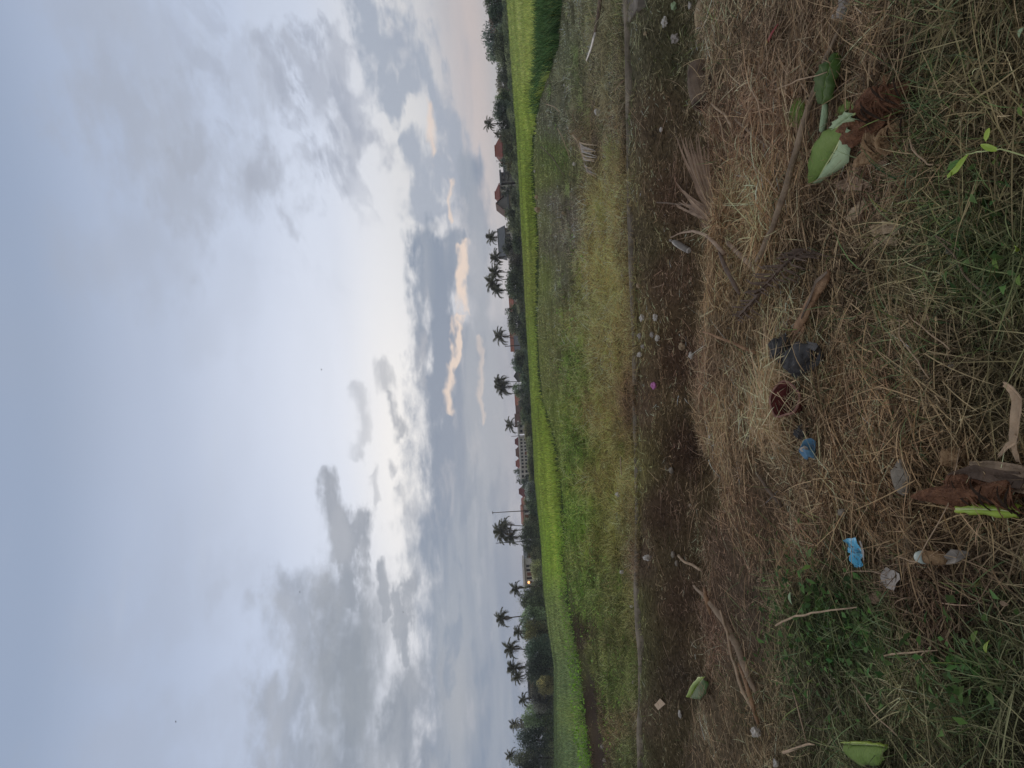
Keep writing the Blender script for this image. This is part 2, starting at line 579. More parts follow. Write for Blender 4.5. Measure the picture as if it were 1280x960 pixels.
def blades(P, azim, elev, L, W, col, bend=0.25, droop=0.15, seg=3, tipcol=1.0):
    """N thin tapering bent strips -> V, quads, tris, colours"""
    N = len(P)
    d0 = np.stack([np.cos(elev) * np.cos(azim), np.cos(elev) * np.sin(azim), np.sin(elev)], 1)
    r = rng.normal(size=(N, 3))
    side = np.cross(d0, r)
    side /= np.linalg.norm(side, axis=1)[:, None] + 1e-9
    bv = rng.normal(size=(N, 3)) * (np.asarray(bend) * np.ones(N))[:, None] * 0.6
    bv[:, 2] = bv[:, 2] * 0.4 - np.asarray(droop)
    V, C = [], []
    for k in range(seg + 1):
        t = k / seg
        c = P + d0 * (L * t)[:, None] + bv * (L * t * t)[:, None]
        tint = col * (1 + (tipcol - 1) * t)
        if k < seg:
            ww = (W * (1 - 0.55 * t) * 0.5)[:, None]
            V += [c - side * ww, c + side * ww]
            C += [tint, tint]
        else:
            V.append(c)
            C.append(tint)
    n = 2 * seg + 1
    V = np.stack(V, 1).reshape(-1, 3)
    C = np.stack(C, 1).reshape(-1, 3)
    b = np.arange(N)[:, None] * n
    Q = [b + np.array([[2 * k, 2 * k + 1, 2 * k + 3, 2 * k + 2]]) for k in range(seg - 1)]
    T = b + np.array([[2 * seg - 2, 2 * seg - 1, 2 * seg]])
    return V, (np.concatenate(Q) if Q else np.zeros((0, 4), int)), T, C


def join_parts(lst):
    V, Q, T, C, o = [], [], [], [], 0
    for v, q, t, c in lst:
        V.append(v); Q.append(np.asarray(q).reshape(-1, 4) + o); T.append(np.asarray(t).reshape(-1, 3) + o); C.append(c)
        o += len(v)
    return np.concatenate(V), np.concatenate(Q), np.concatenate(T), np.concatenate(C)


def stuff(name, lst, material, label, cat):
    V, Q, T, C = join_parts(lst)
    o = new_obj(name, np_mesh(name, V, Q, T, C, material))
    return tag(o, label, cat, kind='stuff')


class MB:
    """collects shapes into one mesh"""
    def __init__(s): s.v, s.f = [], []
    def add(s, vs, fs):
        o = len(s.v)
        s.v += [tuple(v) for v in vs]
        s.f += [tuple(i + o for i in f) for f in fs]
        return s
    def tube(s, pts, rad, n=8, squash=1.0, cap=True, jit=0.0):
        pts = [Vector(p) for p in pts]
        if not hasattr(rad, '__len__'): rad = [rad] * len(pts)
        vs, fs = [], []
        up = Vector((0.13, 0.21, 1))
        for i, p in enumerate(pts):
            d = (pts[min(i + 1, len(pts) - 1)] - pts[max(i - 1, 0)]).normalized()
            a = d.cross(up)
            if a.length < 1e-4: a = d.cross(Vector((1, 0, 0)))
            a.normalize()
            b = a.cross(d).normalized()
            for k in range(n):
                th = 2 * math.pi * k / n
                rr = rad[i] * (1 + jit * random.uniform(-1, 1))
                vs.append(p + a * math.cos(th) * rr + b * math.sin(th) * rr * squash)
        for i in range(len(pts) - 1):
            for k in range(n):
                fs.append((i * n + k, i * n + (k + 1) % n, (i + 1) * n + (k + 1) % n, (i + 1) * n + k))
        if cap:
            fs.append(tuple(range(n))[::-1])
            fs.append(tuple((len(pts) - 1) * n + k for k in range(n)))
        return s.add(vs, fs)
    def box(s, c, dim, rz=0.0):
        cx, cy, cz = c
        vs = []
        for z in (-1, 1):
            for x, y in ((-1, -1), (1, -1), (1, 1), (-1, 1)):
                X, Y = x * dim[0] / 2, y * dim[1] / 2
                vs.append((cx + X * math.cos(rz) - Y * math.sin(rz), cy + X * math.sin(rz) + Y * math.cos(rz), cz + z * dim[2] / 2))
        return s.add(vs, [(3, 2, 1, 0), (4, 5, 6, 7), (0, 1, 5, 4), (1, 2, 6, 5), (2, 3, 7, 6), (3, 0, 4, 7)])
    def strip(s, pts, wid, side=None, curl=0.0):
        """a bent leaf-like ribbon, three verts across"""
        pts = [Vector(p) for p in pts]
        vs, fs = [], []
        for i, p in enumerate(pts):
            d = (pts[min(i + 1, len(pts) - 1)] - pts[max(i - 1, 0)]).normalized()
            a = d.cross(Vector(side) if side else Vector((0, 0, 1)))
            if a.length < 1e-4: a = Vector((1, 0, 0))
            a.normalize()
            nrm = a.cross(d)
            w_ = wid[i] if hasattr(wid, '__len__') else wid
            vs += [p - a * w_ / 2 + nrm * curl * w_, p, p + a * w_ / 2 + nrm * curl * w_]
        for i in range(len(pts) - 1):
            for k in (0, 1):
                fs.append((3 * i + k, 3 * i + k + 1, 3 * i + k + 4, 3 * i + k + 3))
        return s.add(vs, fs)
    def build(s, name, material, parent=None, smooth=False, loc=(0, 0, 0)):
        me = bpy.data.meshes.new(name)
        L = Vector(loc)
        me.from_pydata([tuple(Vector(v) - L) for v in s.v], [], s.f)
        me.materials.append(material)
        if smooth:
            for p in me.polygons: p.use_smooth = True
        o = new_obj(name, me, parent, loc)
        if parent: o.location = L - Vector(parent.location)
        return o


def bez(p0, p1, p2, n=8):
    p0, p1, p2 = Vector(p0), Vector(p1), Vector(p2)
    return [p0 * (1 - t) ** 2 + p1 * 2 * t * (1 - t) + p2 * t * t for t in [i / (n - 1) for i in range(n)]]


def solid(o, th):
    md = o.modifiers.new('thickness', 'SOLIDIFY')
    md.thickness = th
    md.offset = 0
    return o


# ------------------------------------------------------------------ ground sheet
ys = np.concatenate([np.linspace(-6, 1.8, 24, endpoint=False), np.linspace(1.8, 15, 250, endpoint=False), np.geomspace(15, 260, 120, endpoint=False), np.geomspace(260, 9000, 16)])
ss = np.linspace(-1, 1, 381)
YY, SS = np.meshgrid(ys, ss, indexing='ij')
XX = SS * (7 + 0.95 * np.maximum(YY, 0))
ZZ = H(XX, YY)
V = np.stack([XX, YY, ZZ], -1).reshape(-1, 3)
ny, nx = YY.shape
idx = np.arange(ny * nx).reshape(ny, nx)
Q = np.stack([idx[:-1, :-1], idx[:-1, 1:], idx[1:, 1:], idx[1:, :-1]], -1).reshape(-1, 4)
gc = np.concatenate([colour_at(v) for v in np.array_split(V, 12)]) * ALB * 0.5
a_ = V[:, 0] / np.maximum(V[:, 1], 1)
far_ = sm(V[:, 1], Yr(a_), Yr(a_) + 2)[:, None]
gc = gc * (1 - far_) + np.array([0.05, 0.065, 0.025]) * far_
di = (sm(V[:, 1], Ye(a_) + 0.05, Ye(a_) + 0.3) * (1 - sm(V[:, 1], Yk(a_) - 1.6, Yk(a_) - 0.3)))[:, None]
gc = gc * (1 - di) + gc * np.array([0.78, 0.80, 0.68]) * di          # bare dark soil in the ditch
ck = chan(a_, V[:, 1])[:, None]
gc = gc * (1 - ck) + np.array([0.075, 0.052, 0.040]) * ck          # mud in the channel
gr = new_obj('ground', np_mesh('ground', V, Q, None, gc, M['ground'], True))
tag(gr, kind='structure')

# ------------------------------------------------------------------ litter direction field on the bank
_dir = []
for px, py, ddx, ddy in [(960,120,1,-1.6),(950,250,1,-1.2),(930,330,1,-1),(920,470,1,0.6),(950,560,1,0.9),(1000,600,1,0.9),(900,620,1,1),(960,690,0.2,1),
                         (1200,150,1,-0.35),(1200,230,1,-0.3),(1150,290,1,0.4),(1200,420,1,0.7),(1200,700,1,0.35),(1220,860,1,0.5),(950,800,0.5,1),(900,860,0.5,1),(1090,640,0.6,1),(1060,60,1,-1)]:
    x0, y0 = plane(px, py, 0)
    x1, y1 = plane(px + 6 * ddx, py + 6 * ddy, 0)
    _dir.append((x0, y0, math.atan2(y1 - y0, x1 - x0)))
_dir = np.array(_dir)


def flow(x, y, spread):
    d2 = (x[:, None] - _dir[:, 0]) ** 2 + (y[:, None] - _dir[:, 1]) ** 2
    wgt = np.exp(-d2 / 0.35 ** 2) + 1e-9
    c = (wgt * np.cos(2 * _dir[:, 2])).sum(1)
    s_ = (wgt * np.sin(2 * _dir[:, 2])).sum(1)
    strong = np.clip(wgt.sum(1) * 1.4, 0, 1)
    base_ = 0.5 * np.arctan2(s_, c)
    sp = spread * (1 + 2.0 * (1 - strong))
    return base_ + rng.normal(size=len(x)) * sp + (rng.random(len(x)) > 0.5) * math.pi


def sample(n, y0, y1, amax=0.72, amin=None):
    y = 1 / (1 / y1 + rng.random(n) * (1 / y0 - 1 / y1))
    a = rng.uniform(amin if amin is not None else -amax, amax, n)
    return a * y, y, a


def tone(n, lo=0.45, hi=1.7, p=1.3):
    return (lo + (hi - lo) * rng.random(n) ** p)[:, None]


# ---- bank straw
lst = []
x, y, a = sample(200000, 1.7, 8.2)
k = y < Ye(a) + 0.12 + rng.random(len(y)) * 0.12
x, y, a = x[k], y[k], a[k]
n = len(x)
z = H(x, y)
P = np.stack([x, y, z], 1)
px, py = proj(P)
C = colour_at(P) * ALB
tuft = vnoise(x, y, 0.22, 12)
L = rng.uniform(0.04, 0.18, n) * (1 + 0.5 * (y / 5))
P[:, 2] += rng.random(n) * 0.055 + np.clip(tuft, 0, 1) * 0.05
elv = rng.normal(size=n) * 0.28 + 0.12
patch = vnoise(x, y, 0.20, 16) * 2.6 + vnoise(x, y, 0.09, 17) * 1.6
fine = g2(px, py, 900, 690, 60, 70) + g2(px, py, 940, 820, 70, 80)        # fine grey fibres here
W = rng.uniform(0.0018, 0.0054, n) * (1 - 0.45 * np.clip(fine, 0, 1))
C = C * tone(n, 0.26, 3.0, 2.0) * np.array([1.04, 1.0, 0.99]) * (1 + rng.normal(size=(n, 3)) * np.array([0.04, 0.02, 0.03])) * np.clip(1 + 1.1 * fbm(x, y, 0.35, 4, 14), 0.35, 2)[:, None]
yb = rng.random(n) < 0.10
C[yb] *= 1.5
keep = rng.random(n) < 0.45 + 2.0 * np.clip(vnoise(x, y, 0.13, 18) + 0.35, 0, 1)
bl = blades(P[keep], (flow(x, y, 0.30) + patch)[keep], elv[keep], L[keep], W[keep], np.clip(C, 0.01, 0.8)[keep], 0.4, 0.14)
lst.append(bl)
# broken chaff
x, y, a = sample(80000, 1.7, 7.6)
k = y < Ye(a) + 0.1
x, y, a = x[k], y[k], a[k]
n = len(x)
P = np.stack([x, y, H(x, y) + rng.random(n) * 0.06], 1)
C = colour_at(P) * ALB * tone(n, 0.3, 2.6, 2.2) * np.array([1.05, 1.0, 0.97])
lst.append(blades(P, rng.random(n) * 6.283, rng.normal(size=n) * 0.35, rng.uniform(0.02, 0.07, n), rng.uniform(0.004, 0.009, n), np.clip(C, 0.008, 0.8), 0.3, 0.05, 2))
# long loose stems on top
x, y, a = sample(7500, 1.8, 7.2)
k = y < Ye(a) + 0.05
x, y, a = x[k], y[k], a[k]
n = len(x)
P = np.stack([x, y, H(x, y) + rng.uniform(0.03, 0.10, n)], 1)
C = colour_at(P) * ALB * tone(n, 1.0, 2.4) * np.array([1.02, 1.0, 0.92])
lst.append(blades(P, flow(x, y, 0.8), rng.normal(size=n) * 0.22 + 0.06, rng.uniform(0.12, 0.42, n), rng.uniform(0.003, 0.006, n), np.clip(C, 0, 0.75), 0.4, 0.1, 5))
# stiff overhanging stalks along the lip of the ditch
a = rng.uniform(-0.72, 0.72, 9000)
y = Ye(a) + rng.normal(size=len(a)) * 0.12 - 0.02
x = a * y
n = len(x)
P = np.stack([x, y, H(x, y) + 0.03], 1)
px, py = proj(P)
den = np.clip(0.25 + g2(px, py, 890, 330, 60, 130) + g2(px, py, 885, 500, 60, 90) + 0.4 * g2(px, py, 890, 900, 60, 60), 0, 1)
k = rng.random(n) < den
P, n = P[k], k.sum()
C = colour_at(P - np.array([0, 0.25, 0])) * ALB * tone(n, 0.6, 1.9)
lst.append(blades(P, rng.uniform(0.2, math.pi - 0.2, n), rng.uniform(-0.25, 0.7, n), rng.uniform(0.08, 0.26, n), rng.uniform(0.003, 0.006, n), np.clip(C, 0, 0.75), 0.3, 0.3))
# standing dry stalks, leaning, in two stands
for cx_, cy_, r0, cnt, lean, ln in [(955, 215, 0.55, 3000, 0.9, (0.15, 0.45)), (925, 320, 0.45, 2600, 0.8, (0.18, 0.42)), (915, 505, 0.5, 2600, 0.45, (0.15, 0.4)), (960, 100, 0.4, 1500, 0.6, (0.15, 0.4))]:
    gx, gy = plane(cx_, cy_, 0.05)
    th, rr = rng.random(cnt) * 2 * math.pi, r0 * np.sqrt(rng.random(cnt))
    x, y = gx + np.cos(th) * rr * 1.0, gy + np.sin(th) * rr * 1.3
    k = y < Ye(x / y)
    x, y = x[k], y[k]
    n = len(x)
    P = np.stack([x, y, H(x, y) + 0.02 + rng.random(n) * 0.05], 1)
    if cx_ == 915: azd = rng.random(n) * 6.283
    else: azd = flow(x, y, 0.5)
    C = colour_at(P) * ALB * tone(n, 0.4, 2.1, 1.3) * np.array([1.02, 1.0, 0.99]) * (1 + 0.7 * fbm(x, y, 0.3, 3, 15))[:, None]
    lst.append(blades(P, azd, rng.uniform(0.0, lean * 0.7, n), rng.uniform(*ln, n) * 0.8, rng.uniform(0.0032, 0.0072, n), np.clip(C, 0, 0.75), 0.4, 0.22, 4))
gx, gy = plane(980, 500, 0.08)
n = 700
x, y = gx + rng.normal(size=n) * 0.16, gy + 0.12 + rng.normal(size=n) * 0.14
P = np.stack([x, y, H(x, y) + rng.uniform(0.08, 0.2, n)], 1)
C = colour_at(P) * ALB * tone(n, 1.0, 2.3)
lst.append(blades(P, flow(x, y, 0.4) , rng.normal(size=n) * 0.2, rng.uniform(0.15, 0.4, n), rng.uniform(0.004, 0.0075, n), np.clip(C, 0, 0.75), 0.3, 0.15, 4))
stuff('dry_grass', lst, M['straw'], 'cut dry brown straw and dead grass matted over the near bank', 'dry grass')

# ---- green grass growing through the bank
lst = []
x, y, a = sample(90000, 1.7, 7.0)
k = y < Ye(a) - 0.02
x, y, a = x[k], y[k], a[k]
P = np.stack([x, y, H(x, y)], 1)
px, py = proj(P)
den = (1.0 * g2(px, py, 1255, 335, 60, 55) + 0.9 * g2(px, py, 1045, 790, 75, 85) + 0.5 * g2(px, py, 1180, 280, 70, 40) + 0.7 * g2(px, py, 1180, 910, 70, 50)
       + 0.75 * g2(px, py, 1260, 830, 40, 90) + 0.35 * g2(px, py, 1060, 930, 60, 40) + 0.28 * g2(px, py, 1120, 420, 70, 70) + 0.22 * g2(px, py, 1200, 60, 80, 90)
       + 0.3 * g2(px, py, 1190, 190, 80, 60) + 0.3 * g2(px, py, 885, 30, 40, 50) + 0.35 * g2(px, py, 905, 220, 16, 30) + 0.2 * g2(px, py, 890, 850, 20, 40)) * 0.8 + 0.008
den = den * (0.5 + 1.6 * np.clip(vnoise(x, y, 0.17, 21) + 0.35, 0, 1))
k = rng.random(len(x)) < den
P, px, py, n = P[k], px[k], py[k], int(k.sum())
g = np.array(lin(84, 90, 58)) * 2.3
C = g * tone(n, 0.35, 1.6) * (1 + rng.normal(size=(n, 3)) * np.array([0.14, 0.05, 0.12]))
P[:, 2] += rng.random(n) * 0.05
lst.append(blades(P, rng.random(n) * 2 * math.pi, rng.uniform(0.15, 1.3, n), rng.uniform(0.08, 0.26, n), rng.uniform(0.003, 0.0065, n), np.clip(C, 0.01, 0.6), 0.4, 0.28, 4, 1.15))
stuff('green_grass', lst, M['grass'], 'thin green grass blades growing up through the dead straw', 'grass')


def leaves(P, size, col, elev=0.4, aspect=0.5):
    """small pointed leaves: 6 verts, folded along the midrib"""
    N = len(P)
    azm = rng.random(N) * 2 * math.pi
    ev = rng.normal(size=N) * elev + 0.2
    d = np.stack([np.cos(ev) * np.cos(azm), np.cos(ev) * np.sin(azm), np.sin(ev)], 1)
    s_ = np.stack([-np.sin(azm), np.cos(azm), rng.normal(size=N) * 0.35], 1)
    nn = np.cross(d, s_)
    L_ = size[:, None]
    W_ = L_ * aspect * 0.5
    V = np.stack([P, P + d * L_ * 0.4 + s_ * W_ + nn * W_ * 0.4, P + d * L_ * 0.4, P + d * L_ * 0.4 - s_ * W_ + nn * W_ * 0.4, P + d * L_ - nn * W_ * 0.3], 1).reshape(-1, 3)
    b = np.arange(N)[:, None] * 5
    T = np.concatenate([b + np.array([[0, 1, 2]]), b + np.array([[0, 2, 3]]), b + np.array([[1, 4, 2]]), b + np.array([[2, 4, 3]])])
    C = np.repeat(col[:, None, :], 5, 1).reshape(-1, 3)
    return V, np.zeros((0, 4), int), T, C


# broad-leaved weeds in the dark green patch
x, y, a = sample(60000, 1.8, 6.5)
P = np.stack([x, y, H(x, y)], 1)
px, py = proj(P)
den = 0.9 * g2(px, py, 1035, 770, 50, 60) + 0.6 * g2(px, py, 1090, 820, 45, 45) + 0.35 * g2(px, py, 1230, 840, 50, 60) + 0.25 * g2(px, py, 1260, 300, 30, 60)
k = (rng.random(len(x)) < den * (0.3 + 1.4 * np.clip(vnoise(x, y, 0.12, 25) + 0.4, 0, 1))) & (y < Ye(a))
P, n = P[k], int(k.sum())
P[:, 2] += rng.random(n) ** 0.7 * 0.15
C = np.array(lin(66, 84, 44)) * 2.3 * tone(n, 0.3, 1.5) * (1 + rng.normal(size=(n, 3)) * 0.08)
lst = [leaves(P, rng.uniform(0.02, 0.065, n), np.clip(C, 0.01, 0.6))]
stuff('low_weeds', lst, M['grass'], 'dark green leafy weeds sprawling over the near bank', 'weeds')

# ---- the burnt ditch: short dark fibres and twiggy bits
lst = []
x, y, a = sample(120000, 5.5, 15.0)
k = (y > Ye(a) + 0.1) & (y < Yk(a) - 0.08)
x, y, a = x[k], y[k], a[k]
n = len(x)
P = np.stack([x, y, H(x, y) + rng.random(n) * 0.025], 1)
px, py = proj(P)
C = colour_at(P) * ALB * tone(n, 0.25, 2.6, 2.4) * np.array([0.95, 1.0, 0.90]) * (1 + rng.normal(size=(n, 3)) * 0.03) * np.clip(1 + 1.2 * fbm(x, y, 0.5, 4, 33), 0.3, 2)[:, None]
bright = rng.random(n) < 0.04
C[bright] *= 1.8
lst.append(blades(P, rng.random(n) * 6.283, rng.normal(size=n) * 0.3 + 0.15, rng.uniform(0.03, 0.13, n), rng.uniform(0.004, 0.011, n), np.clip(C, 0.008, 0.6), 0.5, 0.1, 2))
stuff('burnt_litter', lst, M['straw'], 'dark brown burnt grass litter lying along the bottom of the ditch', 'burnt litter')
# twigs in the ditch
lst = []
x, y, a = sample(1500, 6.0, 14.0)
k = (y > Ye(a) + 0.1) & (y < Yk(a) - 0.1)
x, y, a = x[k], y[k], a[k]
n = len(x)
P = np.stack([x, y, H(x, y) + 0.03], 1)
C = colour_at(P) * ALB * tone(n, 1.2, 2.6)
lst.append(blades(P, rng.random(n) * 6.283, rng.normal(size=n) * 0.2 + 0.1, rng.uniform(0.15, 0.5, n), rng.uniform(0.004, 0.008, n), np.clip(C, 0, 0.6), 0.5, 0.1, 5))
# green sprigs by the kerb
x, y, a = sample(30000, 6.5, 15.0)
P = np.stack([x, y, H(x, y)], 1)
px, py = proj(P)
dk = Yk(a) - y
den = np.exp(-(dk / 0.35) ** 2) * (dk > 0.03) * (0.6 + 0.9 * (py < 200)) + 0.4 * g2(px, py, 850, 50, 40, 70) + 0.25 * g2(px, py, 825, 910, 30, 60) + 0.8 * g2(px, py, 835, 655, 8, 25)
k = (rng.random(len(x)) < den * np.clip(vnoise(x, y, 0.4, 31) * 2 + 0.6, 0, 1)) & (y > Ye(a))
P, n = P[k], int(k.sum())
C = np.array(lin(88, 92, 56)) * 2.2 * tone(n, 0.4, 1.6) * (1 + rng.normal(size=(n, 3)) * 0.1)
lst.append(blades(P, rng.random(n) * 6.283, rng.uniform(0.2, 1.3, n), rng.uniform(0.05, 0.18, n), rng.uniform(0.005, 0.009, n), np.clip(C, 0.01, 0.6), 0.4, 0.25, 3))
stuff('ditch_grass', lst, M['grass'], 'sparse grass sprigs and twigs along the ditch below the kerb', 'grass')

# ---- strip between kerb and paddy
def mott(a, y, o):
    return fbm(a * 45, np.log(np.maximum(y, 1)) * 34, 1.0, 3, 101 + o) * sm(y, 12, 26)


lst, lsg = [], []
x, y, a = sample(260000, 10.5, 75.0)
k = (y > Yk(a) + 0.14) & (y < Yr(a) + 0.3)
x, y, a = x[k], y[k], a[k]
n = len(x)
P = np.stack([x, y, H(x, y)], 1)
px, py = proj(P)
base_c = colour_at(P) * ALB
hgt = 0.35 + 1.0 * g2(px, py, 755, 310, 28, 110) + 0.7 * g2(px, py, 745, 640, 35, 120) + 0.6 * g2(px, py, 735, 470, 35, 90) + 0.3 * g2(px, py, 740, 150, 30, 80) + 0.5 * g2(px, py, 775, 800, 20, 200)
hgt = hgt * (0.55 + 1.5 * np.clip(vnoise(x, y, 0.45, 41) + 0.25, 0, 1)) + 0.5 * (y < Yk(a) + 0.7)
bare = g2(px, py, 692, 290, 14, 70) * 0.6 + (g2(px, py, 740, 860, 14, 80) + g2(px, py, 722, 780, 9, 50)) * 0.95
bare = np.clip(bare * 0.3 + chan(a, y) * 1.3, 0, 1)
k = (rng.random(n) > bare) & (rng.random(n) < 0.35 + 2.2 * np.clip(fbm(x, y, 0.7, 3, 44) + 0.3, 0, 1) + (y > 30))
P, px, py, base_c, hgt, x, y, a = P[k], px[k], py[k], base_c[k], hgt[k], x[k], y[k], a[k]
n = len(P)
L = rng.uniform(0.08, 0.24, n) * np.clip(hgt, 0.25, 1.9) * (1 + y / 30) * np.clip(1 + 2.5 * mott(a, y, 3), 0.4, 2.2)
W = 0.003 + 0.00035 * y * rng.uniform(0.6, 1.3, n)
C = base_c * np.array([1.02, 0.97, 0.98]) * tone(n, 0.28, 2.5, 1.9) * (1 + rng.normal(size=(n, 3)) * np.array([0.08, 0.05, 0.09])) * np.clip(1 + 1.3 * fbm(x, y, 0.9, 3, 45) + 1.5 * mott(a, y, 0), 0.25, 2.2)[:, None]
gpatch = np.clip(0.05 + 0.7 * g2(px, py, 722, 600, 20, 190) + 0.35 * g2(px, py, 700, 190, 30, 60) + 0.4 * g2(px, py, 770, 850, 25, 130) + 0.25 * g2(px, py, 740, 420, 30, 60) + 0.15 * g2(px, py, 720, 60, 40, 80), 0, 0.85)
gpatch = np.clip(gpatch + 1.1 * fbm(x, y, 1.5, 3, 46), 0, 0.95)
isg = rng.random(n) < gpatch
C[isg] = C[isg] * np.array([0.88, 1.07, 0.82])
elv = rng.uniform(0.1, 1.35, n)
az_ = rng.random(n) * 6.283
isg2 = isg
for sel, L_ in ((~isg, lst), (isg, lsg)):
    L_.append(blades(P[sel], az_[sel], elv[sel], L[sel], W[sel], np.clip(C[sel], 0.01, 0.7), 0.45, 0.3, 3, 1.1))
# tangled long straw near the kerb
x, y, a = sample(26000, 10.5, 20.0)
P = np.stack([x, y, H(x, y) + 0.05], 1)
px, py = proj(P)
den = 0.9 * g2(px, py, 757, 300, 18, 90) + 0.6 * g2(px, py, 768, 430, 16, 90) + 0.6 * g2(px, py, 762, 600, 18, 70) + 0.3 * g2(px, py, 745, 180, 18, 50) + 0.15
k = (rng.random(len(x)) < den) & (y > Yk(a) + 0.15)
P, y, n = P[k], y[k], int(k.sum())
C = colour_at(P) * ALB * tone(n, 0.9, 2.0) * np.array([1.04, 1.0, 0.85])
lst.append(blades(P, rng.random(n) * 6.283, rng.uniform(0.0, 0.9, n), rng.uniform(0.15, 0.45, n), 0.003 + 0.0003 * y, np.clip(C, 0, 0.7), 0.55, 0.35, 4))
# tussocks: clumps of long bent stalks, each with its own tone
cx, cy, ca = sample(900, 10.8, 34.0)
cp_ = np.stack([cx, cy, H(cx, cy)], 1)
tpx, tpy = proj(cp_)
k = (cy > Yk(ca) + 0.25) & (cy < Yr(ca) * 0.96) & (chan(ca, cy) < 0.2) & (rng.random(len(cx)) < 0.22 + 0.8 * g2(tpx, tpy, 755, 310, 25, 120) + 0.5 * g2(tpx, tpy, 760, 560, 25, 130) + 0.4 * g2(tpx, tpy, 730, 150, 25, 60))
cx, cy, cp_ = cx[k], cy[k], cp_[k]
ct = rng.uniform(0.55, 1.7, len(cx))
cg = rng.random(len(cx)) < np.clip(0.25 + 0.6 * g2(tpx[k], tpy[k], 730, 620, 30, 160), 0, 1)
per = 110
x = np.repeat(cx, per) + rng.normal(size=len(cx) * per) * 0.11
y = np.repeat(cy, per) + rng.normal(size=len(cx) * per) * 0.13
n = len(x)
P = np.stack([x, y, H(x, y)], 1)
C = colour_at(P) * ALB * np.repeat(ct, per)[:, None] * tone(n, 0.5, 1.7)
C[np.repeat(cg, per)] *= np.array([0.85, 1.08, 0.75])
lst.append(blades(P, np.repeat(rng.random(len(cx)) * 6.283, per) + rng.normal(size=n) * 1.0, rng.uniform(0.25, 1.3, n), rng.uniform(0.15, 0.42, n), 0.003 + 0.0003 * y, np.clip(C, 0.01, 0.7), 0.45, 0.38, 4))
# leafy weeds in the green patches
x, y, a = sample(60000, 10.5, 45.0)
P = np.stack([x, y, H(x, y)], 1)
px, py = proj(P)
den = 0.8 * g2(px, py, 722, 590, 14, 170) + 0.5 * g2(px, py, 735, 720, 20, 60) + 0.35 * g2(px, py, 712, 450, 14, 60) + 0.3 * g2(px, py, 700, 200, 12, 30) + 0.25 * g2(px, py, 765, 860, 22, 90)
k = (rng.random(len(x)) < den * np.clip(vnoise(x, y, 0.8, 51) * 2.2 + 0.7, 0, 1.3)) & (y > Yk(a) + 0.2) & (y < Yr(a))
P, y, n = P[k], y[k], int(k.sum())
P[:, 2] += rng.random(n) * 0.16
C = np.array(lin(92, 112, 52)) * 2.4 * tone(n, 0.4, 1.6) * (1 + rng.normal(size=(n, 3)) * 0.08)
lsg.append(leaves(P, rng.uniform(0.04, 0.08, n) * (0.6 + y / 25), np.clip(C, 0.01, 0.6)))
a = rng.uniform(-0.72, 0.72, 26000)
y = Yk(a) + rng.choice([-0.05, 0.14], len(a)) + rng.normal(size=len(a)) * 0.03
x = a * y
k = rng.random(len(a)) < np.clip(0.15 + 1.8 * fbm(x, y * 0, 1.1, 3, 131), 0.02, 1)
x, y = x[k], y[k]
n = len(x)
P = np.stack([x, y, H(x, y)], 1)
P[:, 2] = np.maximum(P[:, 2], -0.15)
C = colour_at(P + np.array([0, 0.6, 0])) * ALB * tone(n, 0.4, 2.2, 1.6)
lst.append(blades(P, rng.random(n) * 6.283, rng.uniform(0.3, 1.4, n), rng.uniform(0.08, 0.26, n), rng.uniform(0.005, 0.009, n), np.clip(C, 0.01, 0.7), 0.5, 0.4, 4))
stuff('dry_verge_grass', lst, M['straw'], 'yellowed dry grass in tangles between the kerb and the paddy', 'dry grass')
stuff('green_verge_weeds', lsg, M['grass'], 'green weeds and grass growing in patches before the paddy', 'weeds')

# ------------------------------------------------------------------ paddy
RH = 0.52
CPR = np.array([(645,60,124,142,62),(660,60,128,142,62),(655,150,118,138,52),(660,250,108,126,44),(665,350,114,126,50),(668,450,108,126,46),(680,520,110,128,44),
                (685,600,116,134,46),(690,680,112,138,44),(705,780,98,112,54),(710,850,90,106,56),(715,930,86,102,56),(725,900,98,114,52),(700,600,108,128,44)], float)
CPRL = np.array([lin(*c[2:]) for c in CPR]) * np.array([1.02, 0.88, 1.35])
def rice_col(P):
    px, py = proj(P)
    d2 = (px[:, None] - CPR[None, :, 0]) ** 2 * 2 + (py[:, None] - CPR[None, :, 1]) ** 2
    wgt = 1 / (d2 + 400) ** 1.5
    return (wgt @ CPRL) / wgt.sum(1)[:, None]


def bund(a, Y):
    """gaps in the crop where the little field banks run"""
    b1 = np.exp(-((Y - (50 + 20 * (0.5 - a))) / 2.2) ** 2) * sm(a, 0.22, 0.30) * 1.3
    b2 = np.exp(-((Y - (95 + 20 * a)) / 2.0) ** 2) * 0.7
    b3 = np.exp(-((Y - (70 - 60 * a)) / 1.5) ** 2) * sm(-a, 0.05, 0.15) * 0.4
    return np.clip(b1 + b2 + b3, 0, 1)


ra = np.linspace(-0.8, 0.8, 420)
rt = np.concatenate([[0, 0.0005, 0.002], np.geomspace(0.006, 1, 110)])
RA, RT = np.meshgrid(ra, rt, indexing='xy')
front = Yr(RA) + fbm(RA * 40, RA * 0 + 3, 1.2, 4, 60) * np.clip(Yr(RA) * 0.05, 0.5, 3)
w33 = sm(RA, 0.27, 0.38)
front = front * (1.22 - 0.205 * w33)
RY = front + (Yf(RA) - front) * RT
RX = RA * RY
base_z = H(RX, RY)
top = (RH - 0.24 + fbm(RX, RY, 2.5, 3, 61) * 0.12 + vnoise(RX, RY, 12, 64) * 0.08) * (1 - 0.85 * bund(RA, RY))
top = top * (w33 + (1 - w33) * (0.05 + 0.95 * sm(RT, 0.0, 0.14)))
top = np.where(RT < 0.0004, -0.15, np.where(RT < 0.001, top * 0.3, np.where(RT < 0.003, top * 0.8, top)))
V = np.stack([RX, RY, base_z + top], -1).reshape(-1, 3)
